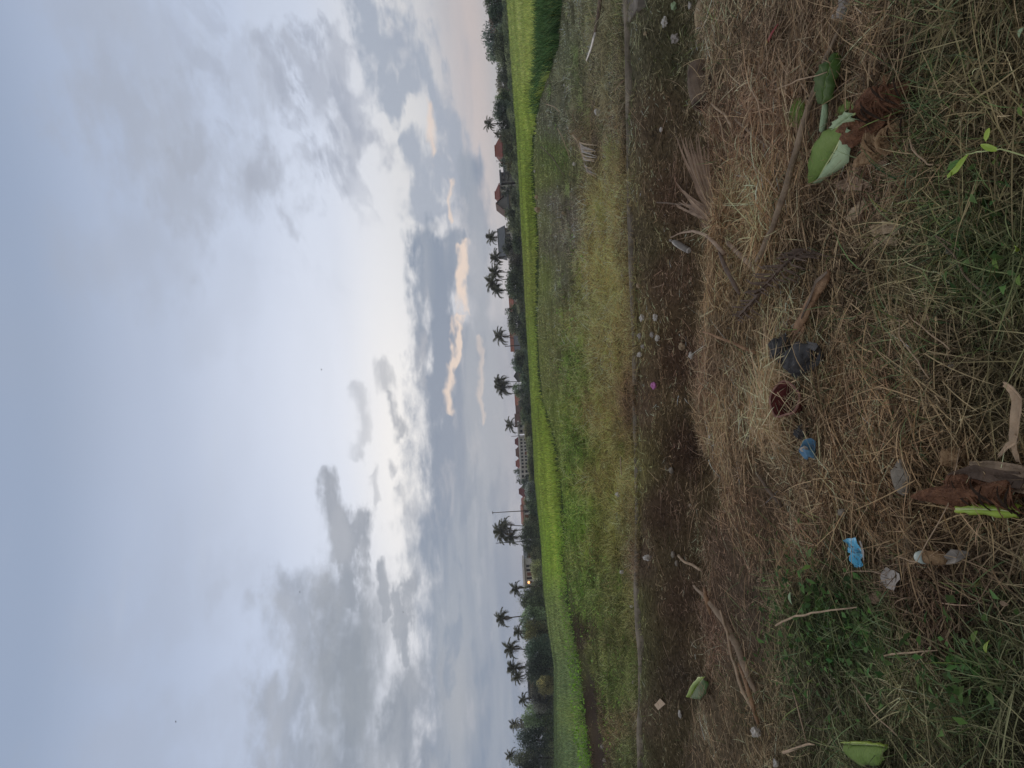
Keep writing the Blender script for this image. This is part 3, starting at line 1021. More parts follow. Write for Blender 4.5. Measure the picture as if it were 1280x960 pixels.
ny, nx = RX.shape
idx = np.arange(ny * nx).reshape(ny, nx)
Q = np.stack([idx[:-1, :-1], idx[:-1, 1:], idx[1:, 1:], idx[1:, :-1]], -1).reshape(-1, 4)
RALB = 2.35
rc = rice_col(V) * RALB * 0.72 * (1 + 0.5 * fbm(V[:, 0], V[:, 1], 7, 4, 73))[:, None]
canopy = (V, Q, np.zeros((0, 3), int), rc)
lst = [canopy]
x, y, a = sample(300000, 18, 190, 0.7)
fr = Yr(a)
feather = (0.30 - 0.28 * sm(a, 0.27, 0.38)) * fr
k = (rng.random(len(x)) < sm((y - fr) / feather + 1.2 * mott(a, y, 6), -0.3, 1.0)) & (y > fr - 0.1 + fbm(a * 40, a * 0 + 3, 1.2, 4, 60) * np.clip(fr * 0.05, 0.5, 3)) & (y < Yf(a)) & (rng.random(len(x)) > bund(a, y) * 0.9) & (rng.random(len(x)) > 0.9 * sm(a, 0.25, 0.40) * (y < fr + 5.0 * sm(a, 0.25, 0.45)))
x, y, a = x[k], y[k], a[k]
n = len(x)
depth_in = y - Yr(a)
w33 = sm(a, 0.27, 0.38)
yc = Yr(a) * 1.22
zb = H(x, y) + (RH - 0.36) * (w33 * sm(depth_in, 1.0, 4.0) + (1 - w33) * sm((y - yc) / (Yf(a) - yc), 0.0, 0.14))
P = np.stack([x, y, zb], 1)
L = np.where(depth_in < 2.0, RH, 0.38) * np.where(a < 0.33, 0.55 + 0.45 * sm((y - Yr(a)) / Yr(a), 0, 0.15), 1.0) * rng.uniform(0.75, 1.15, n) * (1 + 0.45 * vnoise(x, y, 3.0, 71))
W = 0.006 + 0.0006 * y * rng.uniform(0.5, 1.2, n)
C = rice_col(P) * RALB * tone(n, 0.5, 1.5) * np.clip(1 + 0.7 * fbm(x, y, 22, 3, 77), 0.5, 1.5)[:, None] * (1 + 0.35 * fbm(x, y, 6, 3, 72) + 0.5 * fbm(a * 60, np.log(y) * 40, 1.2, 3, 120))[:, None] * (1 + rng.normal(size=(n, 3)) * np.array([0.08, 0.04, 0.1]))
lst.append(blades(P, rng.random(n) * 6.283, rng.uniform(0.9, 1.5, n), L, W, np.clip(C, 0.01, 0.7), 0.25, 0.12, 3, 1.2))
stuff('rice_crop', lst, M['rice'], 'bright green young rice filling the flat paddies', 'rice')
# shade on the front of the right-hand rice, put in as dark green blades
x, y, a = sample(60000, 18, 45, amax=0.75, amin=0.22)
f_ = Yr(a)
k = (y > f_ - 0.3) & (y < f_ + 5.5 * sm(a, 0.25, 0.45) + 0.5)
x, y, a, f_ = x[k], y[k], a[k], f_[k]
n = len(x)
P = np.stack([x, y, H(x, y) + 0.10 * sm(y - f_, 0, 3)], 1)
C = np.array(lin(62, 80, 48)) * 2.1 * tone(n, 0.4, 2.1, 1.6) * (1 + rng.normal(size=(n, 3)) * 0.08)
stuff('shaded_rice_front', [blades(P, rng.random(n) * 6.283, rng.uniform(0.9, 1.5, n), rng.uniform(0.45, 0.85, n), 0.02 + 0.0003 * y, np.clip(C, 0.005, 0.5), 0.35, 0.2, 4)], M['rice'], 'tall dark green blades standing in for the shaded front of the right hand rice', 'grass')
# ragged leafy edge of the paddy on the left
x, y, a = sample(26000, 24, 48, amax=-0.18, amin=-0.72)
k = np.abs(y - Yr(a) - 0.3) < 0.9
x, y, a = x[k], y[k], a[k]
n = len(x)
P = np.stack([x, y, H(x, y) + rng.random(n) * 0.55], 1)
C = np.array(lin(104, 134, 50)) * 2.4 * tone(n, 0.5, 1.4)
P2 = P + 0
stuff('paddy_edge_weeds', [leaves(P2, rng.uniform(0.10, 0.2, n), np.clip(C, 0, 0.7), 0.6)], M['grass'], 'light green leafy weeds along the left edge of the paddy', 'weeds')

# ------------------------------------------------------------------ concrete kerb of the little channel
M['concrete'] = mat('old_concrete', (0.34, 0.305, 0.26), (0.11, 0.10, 0.085), 3, 1.0, 0.0, 0.7, 30)
M['slab'] = mat('grey_slab', (0.30, 0.28, 0.26), (0.15, 0.14, 0.13), 4, 1.0, 0.0, 0.6, 40)
def kerb():
    aa = np.linspace(-0.85, 0.85, 150)
    yy = np.interp(aa, *KERB)
    me_v, fs = [], []
    for i, (q, y) in enumerate(zip(aa, yy)):
        x = q * y
        jx = vnoise(x, 0, 0.9, 80) * 0.09 + vnoise(x, 3, 0.3, 85) * 0.03
        g0 = -0.42
        zt = -0.085 + vnoise(x, 2, 1.4, 81) * 0.06 + vnoise(x, 5, 0.25, 82) * 0.022
        wv = 0.07 + vnoise(x, 7, 0.6, 83) * 0.03
        for dy_, zz in ((-0.02, g0), (-0.02, zt - 0.03), (0.0, zt), (wv, zt + 0.004), (wv + 0.02, zt - 0.03), (wv + 0.02, g0)):
            me_v.append((x, y + dy_ + jx + vnoise(x, zz * 3, 0.2, 84) * 0.016, zz))
    m = 6
    for i in range(len(aa) - 1):
        for k_ in range(m - 1):
            fs.append((i * m + k_, (i + 1) * m + k_, (i + 1) * m + k_ + 1, i * m + k_ + 1))
    b = MB().add(me_v, fs)
    return b
o = kerb().build('concrete_kerb', M['concrete'])
tag(o, 'long low grey concrete kerb running across behind the burnt ditch', 'kerb')
solid(o, 0.004)
# the wider slab where it leaves the picture at right
p = G(778, 8)
b = MB()
pts = [plane(768, -60, -0.1), (plane(770, 14, -0.1)), plane(780, 34, -0.1), plane(793, 10, -0.1), plane(800, -60, -0.1)]
b.add([(x, y, -0.135) for x, y in pts] + [(x, y, -0.3) for x, y in pts], [(0, 1, 2, 3, 4), (9, 8, 7, 6, 5), (0, 5, 6, 1), (1, 6, 7, 2), (2, 7, 8, 3), (3, 8, 9, 4), (4, 9, 5, 0)])
o = b.build('concrete_slab', M['slab'])
tag(o, 'dark grey worn slab at the right end of the kerb', 'slab')

# ------------------------------------------------------------------ trees, palms, houses and poles beyond the paddy
def tube_np(pts, rad, n=6):
    b = MB().tube(pts, rad, n)
    return b


M['bark'] = mat('bark', (0.14, 0.12, 0.10), (0.06, 0.05, 0.04), 2.0, 0.9, 0.1, 0.4)
M['palebark'] = mat('pale_bark', (0.32, 0.30, 0.27), (0.18, 0.16, 0.14), 2.0, 0.9, 0.1, 0.3)
TREEC = {'dark': (0.17, 0.195, 0.12), 'mid': (0.25, 0.275, 0.155), 'olive': (0.36, 0.36, 0.17), 'grey': (0.28, 0.285, 0.21)}


def crown_mesh(name, lobes, n, ls, colr):
    """leaf sized faces scattered through several overlapping lumps, thin at the rims"""
    vols = np.array([l[3] * l[4] * l[5] for l in lobes])
    pick = rng.choice(len(lobes), n, p=vols / vols.sum())
    Lb = np.array(lobes)[pick]
    d = rng.normal(size=(n, 3))
    d /= np.linalg.norm(d, axis=1)[:, None]
    r = (rng.random(n) ** 0.45)[:, None]
    r = r * (1 + 0.30 * rng.normal(size=(n, 1)) * (rng.random((n, 1)) < 0.18))
    P = Lb[:, :3] + d * r * Lb[:, 3:6]
    clump = vnoise(P[:, 0] + P[:, 2] * 0.7, P[:, 1] + P[:, 2], ls * 4.0, 90)
    keep = clump > -0.30
    P, Lb = P[keep], Lb[keep]
    n = len(P)
    u = rng.normal(size=(n, 3)); u /= np.linalg.norm(u, axis=1)[:, None]
    v = np.cross(u, rng.normal(size=(n, 3))); v /= np.linalg.norm(v, axis=1)[:, None]
    s_ = (ls * rng.uniform(0.5, 1.3, n))[:, None]
    V = np.stack([P - u * s_ * 0.6, P - v * s_ * 0.3, P + u * s_ * 0.6, P + v * s_ * 0.3], 1).reshape(-1, 3)
    Q = np.arange(n * 4).reshape(-1, 4)
    lobe_t = 0.6 + 0.85 * rng.random(len(lobes))
    colr = np.array(colr) * random.uniform(0.7, 1.5) * np.array([random.uniform(.9, 1.15), 1, random.uniform(.85, 1.1)])
    C = colr[None] * tone(n, 0.4, 1.8) * lobe_t[pick[keep]][:, None]
    return np_mesh(name, V, Q, None, np.repeat(C, 4, 0), M['leafage'])


def tree(py, top, base_, wid, D, colk, label, lobes=5, dens=1.0, trunk=0.35, group='trees beyond the paddy', airy=0.0, name='broadleaf_tree', cat='tree', skirt=True):
    b = at(base_, py, D)
    hgt = (base_ - top + 1.5) * D / FPX
    wd = wid * 1.18 * D / FPX
    o = empty(name, b, label, cat, group)
    LB = []
    for i in range(lobes):
        t = i / max(lobes - 1, 1)
        ox = (t - 0.5) * wd * 0.62 + random.uniform(-.08, .08) * wd
        rz = hgt * random.uniform(0.22, 0.34)
        oz = hgt - rz - abs(t - 0.5) * hgt * random.uniform(0.1, 0.5)
        if i == lobes // 2: oz = hgt - rz
        rx = wd * random.uniform(0.20, 0.30)
        LB.append((ox, random.uniform(-.2, .2) * wd, oz, rx, rx, rz))
    if skirt:
        for i in range(3):
            LB.append(((i - 1) * wd * 0.28, 0, hgt * 0.30, wd * 0.24, wd * 0.24, hgt * 0.32))
    ls = 0.0017 * D * (1 + airy)
    area = wd * hgt
    n = int(min(9000, area / (ls * ls) * 14.0 * dens))
    c = new_obj('crown', crown_mesh('crown', LB, n, ls, TREEC[colk]), o)
    m = MB()
    m.tube([(0, 0, -0.6), (0.1, 0, hgt * 0.3), (0.0, 0.1, hgt * 0.6)], [hgt * 0.028, hgt * 0.022, hgt * 0.012], 6)
    for L_ in LB[:lobes]:
        m.tube([(0.05, 0, hgt * trunk), (L_[0] * 0.5, L_[1] * 0.5, (L_[2] + hgt * trunk) / 2), (L_[0], L_[1], L_[2])], [hgt * 0.014, hgt * 0.009, hgt * 0.003], 5)
    t_ = m.build('trunk', M['bark'])
    t_.parent = o
    return o


FRONDS = []
def frond_mesh(seed, length=1.0, dens=26, drop=0.55):
    """one coconut frond of unit length along +X, arching down, leaflets hanging both sides"""
    r = random.Random(seed)
    V, Fc = [], []
    pts = []
    for i in range(9):
        t = i / 8
        pts.append(Vector((t * (1 - 0.22 * t * t * drop * 2), 0, 0.10 * math.sin(t * 1.6) * 2 - drop * t ** 2.4)))
    m = MB()
    m.tube(pts, [0.018 * (1 - 0.85 * i / 8) for i in range(9)], 4)
    for i in range(dens):
        t = 0.12 + 0.86 * i / dens
        k = min(int(t * 8), 7)
        p = pts[k].lerp(pts[k + 1], t * 8 - k)
        ln = (0.34 * math.sin(math.pi * min(1, t * 0.85 + 0.15)) + 0.06) * r.uniform(0.75, 1.15)
        for s_ in (-1, 1):
            q = p + Vector((ln * 0.45, s_ * ln * 0.72, -ln * r.uniform(0.25, 0.75)))
            w_ = 0.030
            m.add([p + Vector((-w_, 0, 0)), p + Vector((w_, 0, 0)), q], [(0, 1, 2)])
    return m


M['frond'] = mat('palm_frond', (0.20, 0.20, 0.14), (0.12, 0.125, 0.085), 1.2, 0.5, 0.35, 0)
M['frond_dry'] = mat('dry_palm_frond', (0.16, 0.13, 0.08), (0.09, 0.07, 0.045), 1.2, 0.7, 0.2, 0)
M['nut'] = mat('coconuts', (0.10, 0.10, 0.045), (0.06, 0.05, 0.03), 3, 0.6, 0.3, 0)
for s_, dr in ((1, 0.35), (2, 0.55), (3, 0.8), (4, 1.0)):
    m = frond_mesh(s_, drop=dr)
    me = bpy.data.meshes.new('frond')
    me.from_pydata(m.v, [], m.f)
    me.materials.append(M['frond'])
    FRONDS.append(me)
_dry = FRONDS[3].copy()
_dry.materials.clear()
_dry.materials.append(M['frond_dry'])
_pm = MB()
for k_ in range(7):
    th = k_ * 0.9
    c_ = Vector((math.cos(th) * 0.28, math.sin(th) * 0.28, -0.25 - 0.1 * (k_ % 2)))
    _pm.tube([c_ + Vector((0, 0, .15)), c_ + Vector((0, 0, 0.06)), c_, c_ - Vector((0, 0, .12))], [0.05, 0.13, 0.15, 0.04], 6)
NUTS = bpy.data.meshes.new('coconut_cluster')
NUTS.from_pydata(_pm.v, [], _pm.f)
NUTS.materials.append(M['nut'])


def palm(cy, cpx, base_, D, rad, label, lean=(0, 0), nf=17, dry=1, pale=False):
    """cy,cpx: where the crown sits; rad: frond length in picture pixels"""
    top = at(cpx, cy, D)
    b = at(base_, cy, D)
    root = Vector((top.x + lean[0], top.y, b.z))
    o = empty('coconut_palm', root, label, 'palm tree', 'coconut palms beyond the paddy')
    Ltr = top - root
    r0 = max(0.14, 0.018 * Ltr.length)
    tp = bez((0, 0, -0.5), (lean[0] * -0.35, 0, Ltr.z * 0.55), Ltr, 9)
    t_ = MB().tube(tp, [r0 * 1.25] + [r0 * (0.95 - 0.4 * i / 8) for i in range(1, 9)], 7, jit=0.05).build('trunk', M['palebark'] if pale else M['bark'])
    t_.parent = o
    fl = rad * D / FPX
    for i in range(nf):
        az_f = i * 2.399 + random.uniform(-.25, .25)
        u = i / nf
        el_f = 1.15 - 1.55 * u + random.uniform(-.12, .12)
        me = FRONDS[0 if u < .25 else 1 if u < .55 else 2]
        nm = 'frond'
        if i >= nf - dry: me, el_f = _dry, -0.8
        f = new_obj(nm, me, o, Ltr)
        f.rotation_euler = (0, -el_f, az_f)
        s_ = fl * 1.4 * random.uniform(0.85, 1.15) * (1.0 if u < .8 else 0.85)
        f.scale = (s_, s_, s_)
        if me is _dry: f['label'] = 'brown dead frond hanging against the trunk'
    c_ = new_obj('coconut_cluster', NUTS, o, Ltr)
    c_.scale = (fl * 0.3,) * 3
    return o


def shade(c, k): return tuple(x * k for x in c)


M['roof_red'] = mat('red_tiles', (0.27, 0.10, 0.075), (0.19, 0.07, 0.055), 1.5, 0.8, 0.2, 0.3)
M['roof_orange'] = mat('orange_tiles', (0.38, 0.16, 0.105), (0.26, 0.11, 0.08), 1.5, 0.8, 0.2, 0.3)
M['roof_grey'] = mat('grey_roof_sheets', (0.16, 0.17, 0.18), (0.11, 0.12, 0.13), 1.2, 0.7, 0.3, 0.3)
M['roof_brown'] = mat('brown_tiles', (0.17, 0.10, 0.075), (0.10, 0.06, 0.05), 1.5, 0.85, 0.2, 0.3)
M['roof_darkred'] = mat('dark_red_tiles', (0.16, 0.05, 0.045), (0.10, 0.035, 0.03), 1.5, 0.85, 0.2, 0.3)
M['roof_white'] = mat('white_fascia', (0.75, 0.76, 0.78), (0.6, 0.6, 0.62), 1.0, 0.6, 0.3, 0)
M['wall_white'] = mat('white_render', (0.66, 0.66, 0.66), (0.5, 0.49, 0.47), 0.8, 0.85, 0.2, 0.1)
M['wall_cream'] = mat('cream_render', (0.50, 0.45, 0.38), (0.38, 0.34, 0.28), 0.8, 0.85, 0.2, 0.1)
M['wall_grey'] = mat('grey_render', (0.27, 0.27, 0.27), (0.18, 0.18, 0.18), 0.8, 0.85, 0.2, 0.1)
M['wall_pink'] = mat('faded_pink_render', (0.42, 0.30, 0.25), (0.30, 0.22, 0.19), 0.8, 0.85, 0.2, 0.1)
M['glass'] = mat('window_glass', (0.03, 0.035, 0.04), (0.02, 0.02, 0.025), 1, 0.15, 0.6, 0)
M['frame'] = mat('window_frame', (0.20, 0.17, 0.14), (0.14, 0.12, 0.10), 3, 0.6, 0.3, 0)
M['door'] = mat('door_wood', (0.25, 0.10, 0.05), (0.16, 0.07, 0.04), 3, 0.6, 0.3, 0)


def house(py0, py1, roof_top, eave, base_, D, roofm, wallm, label, kind='hip', nwin=2, storeys=1, depth=7.0, over=0.5, winset=None, door=True):
    pc = (py0 + py1) / 2
    b = at(base_, pc, D)
    W_ = (py1 - py0) * D / FPX
    he = (base_ - eave) * D / FPX
    hr = (eave - roof_top) * D / FPX
    o = empty('house', b, label, 'house', 'houses beyond the paddy')
    wl = MB()
    wl.box((0, 0, he / 2 - 0.6), (W_, depth, he + 1.2))
    if kind == 'gable':
        wl.add([(-W_ / 2, -depth / 2 + .01, he), (W_ / 2, -depth / 2 + .01, he), (0, -depth / 2 + .01, he + hr * 0.95), (-W_ / 2, depth / 2 - .01, he), (W_ / 2, depth / 2 - .01, he), (0, depth / 2 - .01, he + hr * 0.95)], [(0, 1, 2), (5, 4, 3)])
    wo_ = wl.build('wall', M[wallm])
    wo_.parent = o
    hw, hd = W_ / 2 + over, depth / 2 + over
    r = MB()
    if kind == 'hip':
        k_ = min(hd, hw * 0.55)
        z0 = he + 0.02
        r.add([(-hw, -hd, z0), (hw, -hd, z0), (hw, hd, z0), (-hw, hd, z0), (-hw + k_, 0, he + hr), (hw - k_, 0, he + hr),
               (-hw, -hd, z0 - .15), (hw, -hd, z0 - .15), (hw, hd, z0 - .15), (-hw, hd, z0 - .15)],
              [(0, 1, 5, 4), (1, 2, 5), (2, 3, 4, 5), (3, 0, 4), (6, 7, 1, 0), (7, 8, 2, 1), (8, 9, 3, 2), (9, 6, 0, 3), (9, 8, 7, 6)])
    elif kind == 'gable':
        for s_ in (-1, 1):
            r.add([(s_ * hw, -hd, he - 0.15), (0, -hd, he + hr), (0, hd, he + hr), (s_ * hw, hd, he - 0.15),
                   (s_ * hw, -hd, he - 0.3), (0, -hd, he + hr - .15), (0, hd, he + hr - .15), (s_ * hw, hd, he - 0.3)],
                  [(0, 1, 2, 3), (7, 6, 5, 4), (0, 4, 5, 1), (3, 2, 6, 7), (0, 3, 7, 4)])
    elif kind == 'side':      # ridge runs across, eave towards us
        r.add([(-hw, -hd, he), (hw, -hd, he), (hw, 0, he + hr), (-hw, 0, he + hr), (-hw, hd, he), (hw, hd, he),
               (-hw, -hd, he - .15), (hw, -hd, he - .15), (hw, hd, he - .15), (-hw, hd, he - .15)],
              [(0, 1, 2, 3), (3, 2, 5, 4), (6, 7, 1, 0), (7, 8, 5, 1), (8, 9, 4, 5), (9, 6, 0, 4), (0, 3, 4), (1, 5, 2), (9, 8, 7, 6)])
    else:
        r.box((0, 0, he + hr / 2), (2 * hw, 2 * hd, hr))
    ro = r.build('roof', M[roofm])
    ro.parent = o
    # ridge caps
    if kind in ('hip', 'side') and hr > 0.8:
        rc_ = MB().tube([(-hw * (0.5 if kind == 'hip' else 1.0), 0, he + hr + 0.03), (hw * (0.5 if kind == 'hip' else 1.0), 0, he + hr + 0.03)], 0.12, 5).build('ridge_cap', M[roofm])
        rc_.parent = ro
    st_h = he / storeys
    for s_ in range(storeys):
        for i in range(nwin):
            wx = (i + 0.5) / nwin * W_ - W_ / 2
            wz_ = s_ * st_h + st_h * 0.55
            ww, wh = min(1.3, W_ / nwin * 0.5), min(1.5, st_h * 0.5)
            if door and s_ == 0 and i == nwin // 2:
                f = MB().box((0, 0, 0), (1.0, 0.08, min(2.1, st_h * 0.8))).build('door', M['door'])
                f.parent = o
                f.location = (wx, -depth / 2 - 0.03, min(1.05, st_h * 0.4))
                h_ = MB().box((0.35, -0.06, 0), (0.06, 0.05, 0.16)).build('handle', M['frame'])
                h_.parent = f
                continue
            f = MB()
            for q_ in ((-ww / 2, 0, .1, wh), (ww / 2, 0, .1, wh)): f.box((q_[0], 0, 0), (.1, .12, wh))
            for q_ in (-wh / 2, wh / 2): f.box((0, -.003, q_), (ww + .1, .12, .1))
            fo = f.build('window', M['frame'])
            fo.parent = o
            fo.location = (wx, -depth / 2 - 0.04, wz_)
            pn = MB().box((0, 0.03, 0), (ww - .1, .04, wh - .1)).build('pane', M['glass'])
            pn.parent = fo
    return o, b, W_, he, hr


# houses, from right (top of the picture) to left
house(24, 38, 612, 619, 634, 165, 'roof_brown', 'wall_pink', 'faded pinkish house front half hidden behind the tall tree at the far right', 'gable', 1)
house(175, 199, 619, 628, 646, 190, 'roof_red', 'wall_cream', 'house with a red hipped roof rising above dark bushes', 'hip', 3, 2)
house(204, 216, 629, 631, 645, 185, 'roof_grey', 'wall_grey', 'grey flat roofed block standing next to the red hipped roof', 'flat', 2, 2)
house(219, 232, 625, 627, 645, 190, 'roof_grey', 'wall_grey', 'pale grey half built block with open upper floor between two red roofs', 'flat', 2, 3)
house(235, 250, 619, 625, 646, 190, 'roof_red', 'wall_white', 'white house with a small steep red hipped roof', 'hip', 2, 2)
house(250, 264, 620, 630, 648, 188, 'roof_brown', 'wall_grey', 'dark house with a pointed gable beside the small red roof', 'gable', 1, 1)
house(240, 255, 634, 636, 647, 170, 'roof_grey', 'wall_cream', 'low pale hut in front of the small steep red roof', 'flat', 2, 1, depth=4)
house(287, 319, 623, 632, 649, 200, 'roof_grey', 'wall_white', 'white house under a long plain grey roof', 'side', 5, 2)
house(371, 390, 637, 642, 653, 230, 'roof_orange', 'wall_white', 'white house with an orange roof between palms and a round tree', 'side', 3, 1)
house(410, 437, 638, 644, 652, 250, 'roof_orange', 'wall_white', 'wide orange tiled roof seen over the round tree', 'side', 4, 1)
house(421, 437, 643, 650, 656, 240, 'roof_grey', 'wall_grey', 'grey sheet roof just below the wide orange roof', 'side', 2, 1)
house(463, 476, 642, 647, 657, 240, 'roof_grey', 'wall_grey', 'small dull grey shed beside the dense palm', 'gable', 1, 1)
house(492, 504, 644, 649, 658, 260, 'roof_orange', 'wall_cream', 'bright orange roof right next to the dense palm', 'side', 2, 1)
house(505, 518, 645, 650, 658, 262, 'roof_brown', 'wall_cream', 'brownish roof between the orange roof and a small palm', 'side', 2, 1)
house(518, 530, 644, 650, 660, 260, 'roof_brown', 'wall_wh' if False else 'wall_white', 'low house with a brown roof behind the small leaning palm', 'side', 2, 1)
house(528, 541, 647, 649, 660, 245, 'roof_white', 'wall_white', 'small white flat roofed building with dark openings', 'flat', 2, 2)
for (a0, a1, t, e, rm, lb) in [(546, 556, 644, 650, 'roof_darkred', 'dark red roof at the right end behind the long white building'),
                               (557, 572, 645, 651, 'roof_brown', 'brown roof behind the middle of the long white building'),
                               (573, 584, 645, 651, 'roof_red', 'faded red roof behind the long white building, left of the brown one'),
                               (608, 619, 649, 656, 'roof_darkred', 'very dark red pyramid roof standing on its own among low trees'),
                               (620, 632, 652, 656, 'roof_orange', 'low orange roof just right of the tall bare pole'),]:
    house(a0, a1, t, e, 664, 290, rm, 'wall_cream', lb, 'hip', 2, 1)
house(546, 584, 649, 650.5, 659.5, 240, 'roof_white', 'wall_white', 'long white two storey building with a row of windows', 'flat', 9, 2, over=0.2)
house(584.5, 602, 650, 651.5, 661, 238, 'roof_white', 'wall_white', 'plain white block at the left end of the long white building', 'flat', 3, 2, over=0.1)
house(633, 652, 651, 654, 664, 230, 'roof_orange', 'wall_white', 'white house with a thin orange roof behind the tall bare pole', 'side', 3, 1)
house(688, 700, 655, 659, 668, 235, 'roof_grey', 'wall_cream', 'small grey roofed house between the big bush and the white hall', 'side', 2, 1)
hall, hb, hW, hh, hr_ = house(701, 731, 653.5, 656, 668, 225, 'roof_white', 'wall_white', 'white hall with a thick white roof edge and a lit lamp', 'flat', 6, 1, over=0.8)
house(849, 866, 660, 662, 676, 160, 'roof_grey', 'wall_cream', 'pale walled hut half hidden behind trees at the left', 'flat', 2, 1, depth=4)
# the lit lamp on the hall
lm = bpy.data.materials.new('lit_lamp')
lm.use_nodes = True
lb_ = lm.node_tree.nodes['Principled BSDF']
lb_.inputs['Base Color'].default_value = (1, 0.7, 0.4, 1)
lb_.inputs['Emission Color'].default_value = (1, 0.42, 0.14, 1)
lb_.inputs['Emission Strength'].default_value = 2.0
lp = at(661, 728, 218)
lo_ = empty('flood_lamp', lp, 'lit orange lamp glowing at the left end of the white hall', 'lamp')
bm = bmesh.new()
bmesh.ops.create_icosphere(bm, subdivisions=2, radius=0.45)
me = bpy.data.meshes.new('lamp_glass')
bm.to_mesh(me); bm.free()
me.materials.append(lm)
g_ = new_obj('lamp_glass', me, lo_)
g_.scale = (0.9, 0.5, 0.8)
MB().tube([(0, 0.3, -3.2), (0, 0.3, -0.5)], 0.09, 6).build('lamp_post', M['frame']).parent = lo_

# poles
def pole(py, top, base_, D, lab, arm=True, r=0.11, dpy=0):
    t = at(top, py, D)
    b = at(base_, py, D)
    o = empty('utility_pole', (t.x, t.y, b.z), lab, 'pole', 'poles beyond the paddy')
    hgt = t.z - b.z
    MB().tube([(0, 0, -0.5), (0.03, 0, hgt * 0.5), (0.0, 0, hgt)], [r * 1.3, r * 1.1, r * 0.8], 6).build('shaft', M['bark']).parent = o
    if arm: MB().tube([(-0.4, 0, hgt - 0.25), (0.4, 0, hgt - 0.2)], 0.09, 5).build('crossarm', M['bark']).parent = o
pole(641, 615, 664, 215, 'tall bare pole standing right of the big bush')
pole(679, 620, 668, 200, 'bare pole standing just left of the big palm', arm=False)
pole(545.5, 639, 660, 238, 'short thin pole at the right end of the long white building', arm=False, r=0.1)
pole(433, 631, 652, 235, 'short stub pole beside the wide orange roof', arm=False, r=0.14)

# trees
tr = tree
tr(2, 604, 633, 24, 138, 'dark', 'dark dense tree cut by the right edge of the view', 5)
tr(16, 611, 634, 22, 136, 'dark', 'dark rounded tree second from the right edge', 4)
tr(34, 623, 635, 20, 134, 'mid', 'low bush under the faded pink house', 3)
tr(47, 602, 635, 30, 136, 'grey', 'tall airy tree with open ragged crown at the far right', 7, 0.50, airy=0.5, trunk=0.4)
tr(66, 607, 637, 24, 137, 'grey', 'ragged open tree leaning beside the tall airy one', 6, 0.5, airy=0.5)
tr(60, 617, 637, 40, 135, 'dark', 'dark undergrowth tree filling below the airy crowns', 4)
tr(88, 621, 639, 24, 170, 'grey', 'low greyish tree left of the airy tree', 4)
tr(108, 621, 641, 26, 172, 'grey', 'low greyish tree in the far gap', 4)
tr(123, 619, 641, 16, 150, 'mid', 'narrow tree at the right of the first palm', 3)
tr(139, 616, 642, 22, 148, 'dark', 'dark rounded tree just right of the first palm', 5)
tr(157, 622, 643, 22, 147, 'dark', 'dark tree standing below the first palm', 4)
tr(170, 624, 644, 16, 146, 'mid', 'bushy tree at the right foot of the red hipped roof', 4)
tr(187, 629, 646, 26, 150, 'dark', 'dark bushes in front of the red hipped roof', 5)
tr(203, 622, 646, 13, 168, 'grey', 'thin wispy tree at the left end of the red hipped roof', 4, 0.25, airy=0.3, skirt=False)
tr(205, 633, 647, 18, 160, 'olive', 'olive bush left of the red hipped roof', 4)
tr(218, 632, 647, 14, 162, 'grey', 'small grey tree before the half built block', 4, 0.6)
tr(238, 627, 648, 12, 168, 'grey', 'small feathery tree beside the small steep red roof', 4, 0.6)
tr(246, 638, 649, 22, 165, 'mid', 'low bush in front of the pale hut', 4)
tr(268, 631, 650, 22, 172, 'dark', 'dark tree left of the pointed gable', 4)
tr(281, 634, 651, 16, 174, 'mid', 'mid green bush right of the white grey roofed house', 4)
tr(300, 641, 652, 30, 176, 'mid', 'low hedge tree in front of the white grey roofed house', 5)
tr(310, 628, 652, 20, 182, 'dark', 'dark tree covering the left of the long grey roof', 4)
tr(326, 636, 653, 24, 180, 'grey', 'grey green tree below the palm group', 4)
tr(343, 634, 654, 26, 180, 'dark', 'dark tree amid the palm group', 5)
tr(358, 632, 655, 22, 182, 'mid', 'tree at the left side of the palm group', 4)
tr(366, 635, 655, 11, 195, 'dark', 'small dark round tree right of the orange roof', 3)
tr(379, 646, 656, 18, 195, 'mid', 'low bush in front of the white orange roofed house', 4)
tr(388, 632, 656, 13, 205, 'dark', 'dark rounded tree with its top above the orange roof', 4)
tr(403, 635, 658, 28, 204, 'dark', 'big dark round tree between the two orange roofs', 6)
tr(420, 648, 659, 26, 206, 'mid', 'low bush below the grey sheet roof', 4)
tr(445, 643, 660, 18, 214, 'dark', 'dark round tree left of the wide orange roof', 4)
tr(455, 640, 661, 18, 215, 'dark', 'dark round tree right of the grey shed', 4)
tr(470, 650, 662, 18, 216, 'mid', 'low bush in front of the grey shed', 4)
tr(487, 641, 662, 16, 220, 'mid', 'mid green tree under the dense palm', 4)
tr(503, 649, 664, 20, 218, 'grey', 'grey green bush below the bright orange roof', 4)
tr(520, 651, 665, 20, 218, 'mid', 'mid green bush right of the small white building', 4)
tr(540, 656, 666, 20, 216, 'olive', 'olive scrub before the small white building', 4)
tr(560, 659, 667, 26, 214, 'mid', 'low scrub before the right half of the long white building', 4)
tr(585, 660, 668, 26, 214, 'mid', 'low scrub before the left half of the long white building', 4)
tr(601, 652, 669, 14, 225, 'dark', 'dark tree at the left end of the long white building', 4)
tr(590, 643, 664, 12, 300, 'dark', 'dark tree behind the left part of the long white building', 3)
tr(599, 646, 664, 10, 300, 'dark', 'small far tree behind the left end of the long white building', 3)
tr(614, 657, 670, 22, 214, 'grey', 'low greyish bush before the very dark red roof', 4)
tr(627, 655, 671, 14, 220, 'dark', 'small dark tree left of the very dark red roof', 4)
tr(638, 661, 672, 20, 205, 'mid', 'bush at the foot of the tall bare pole', 4)
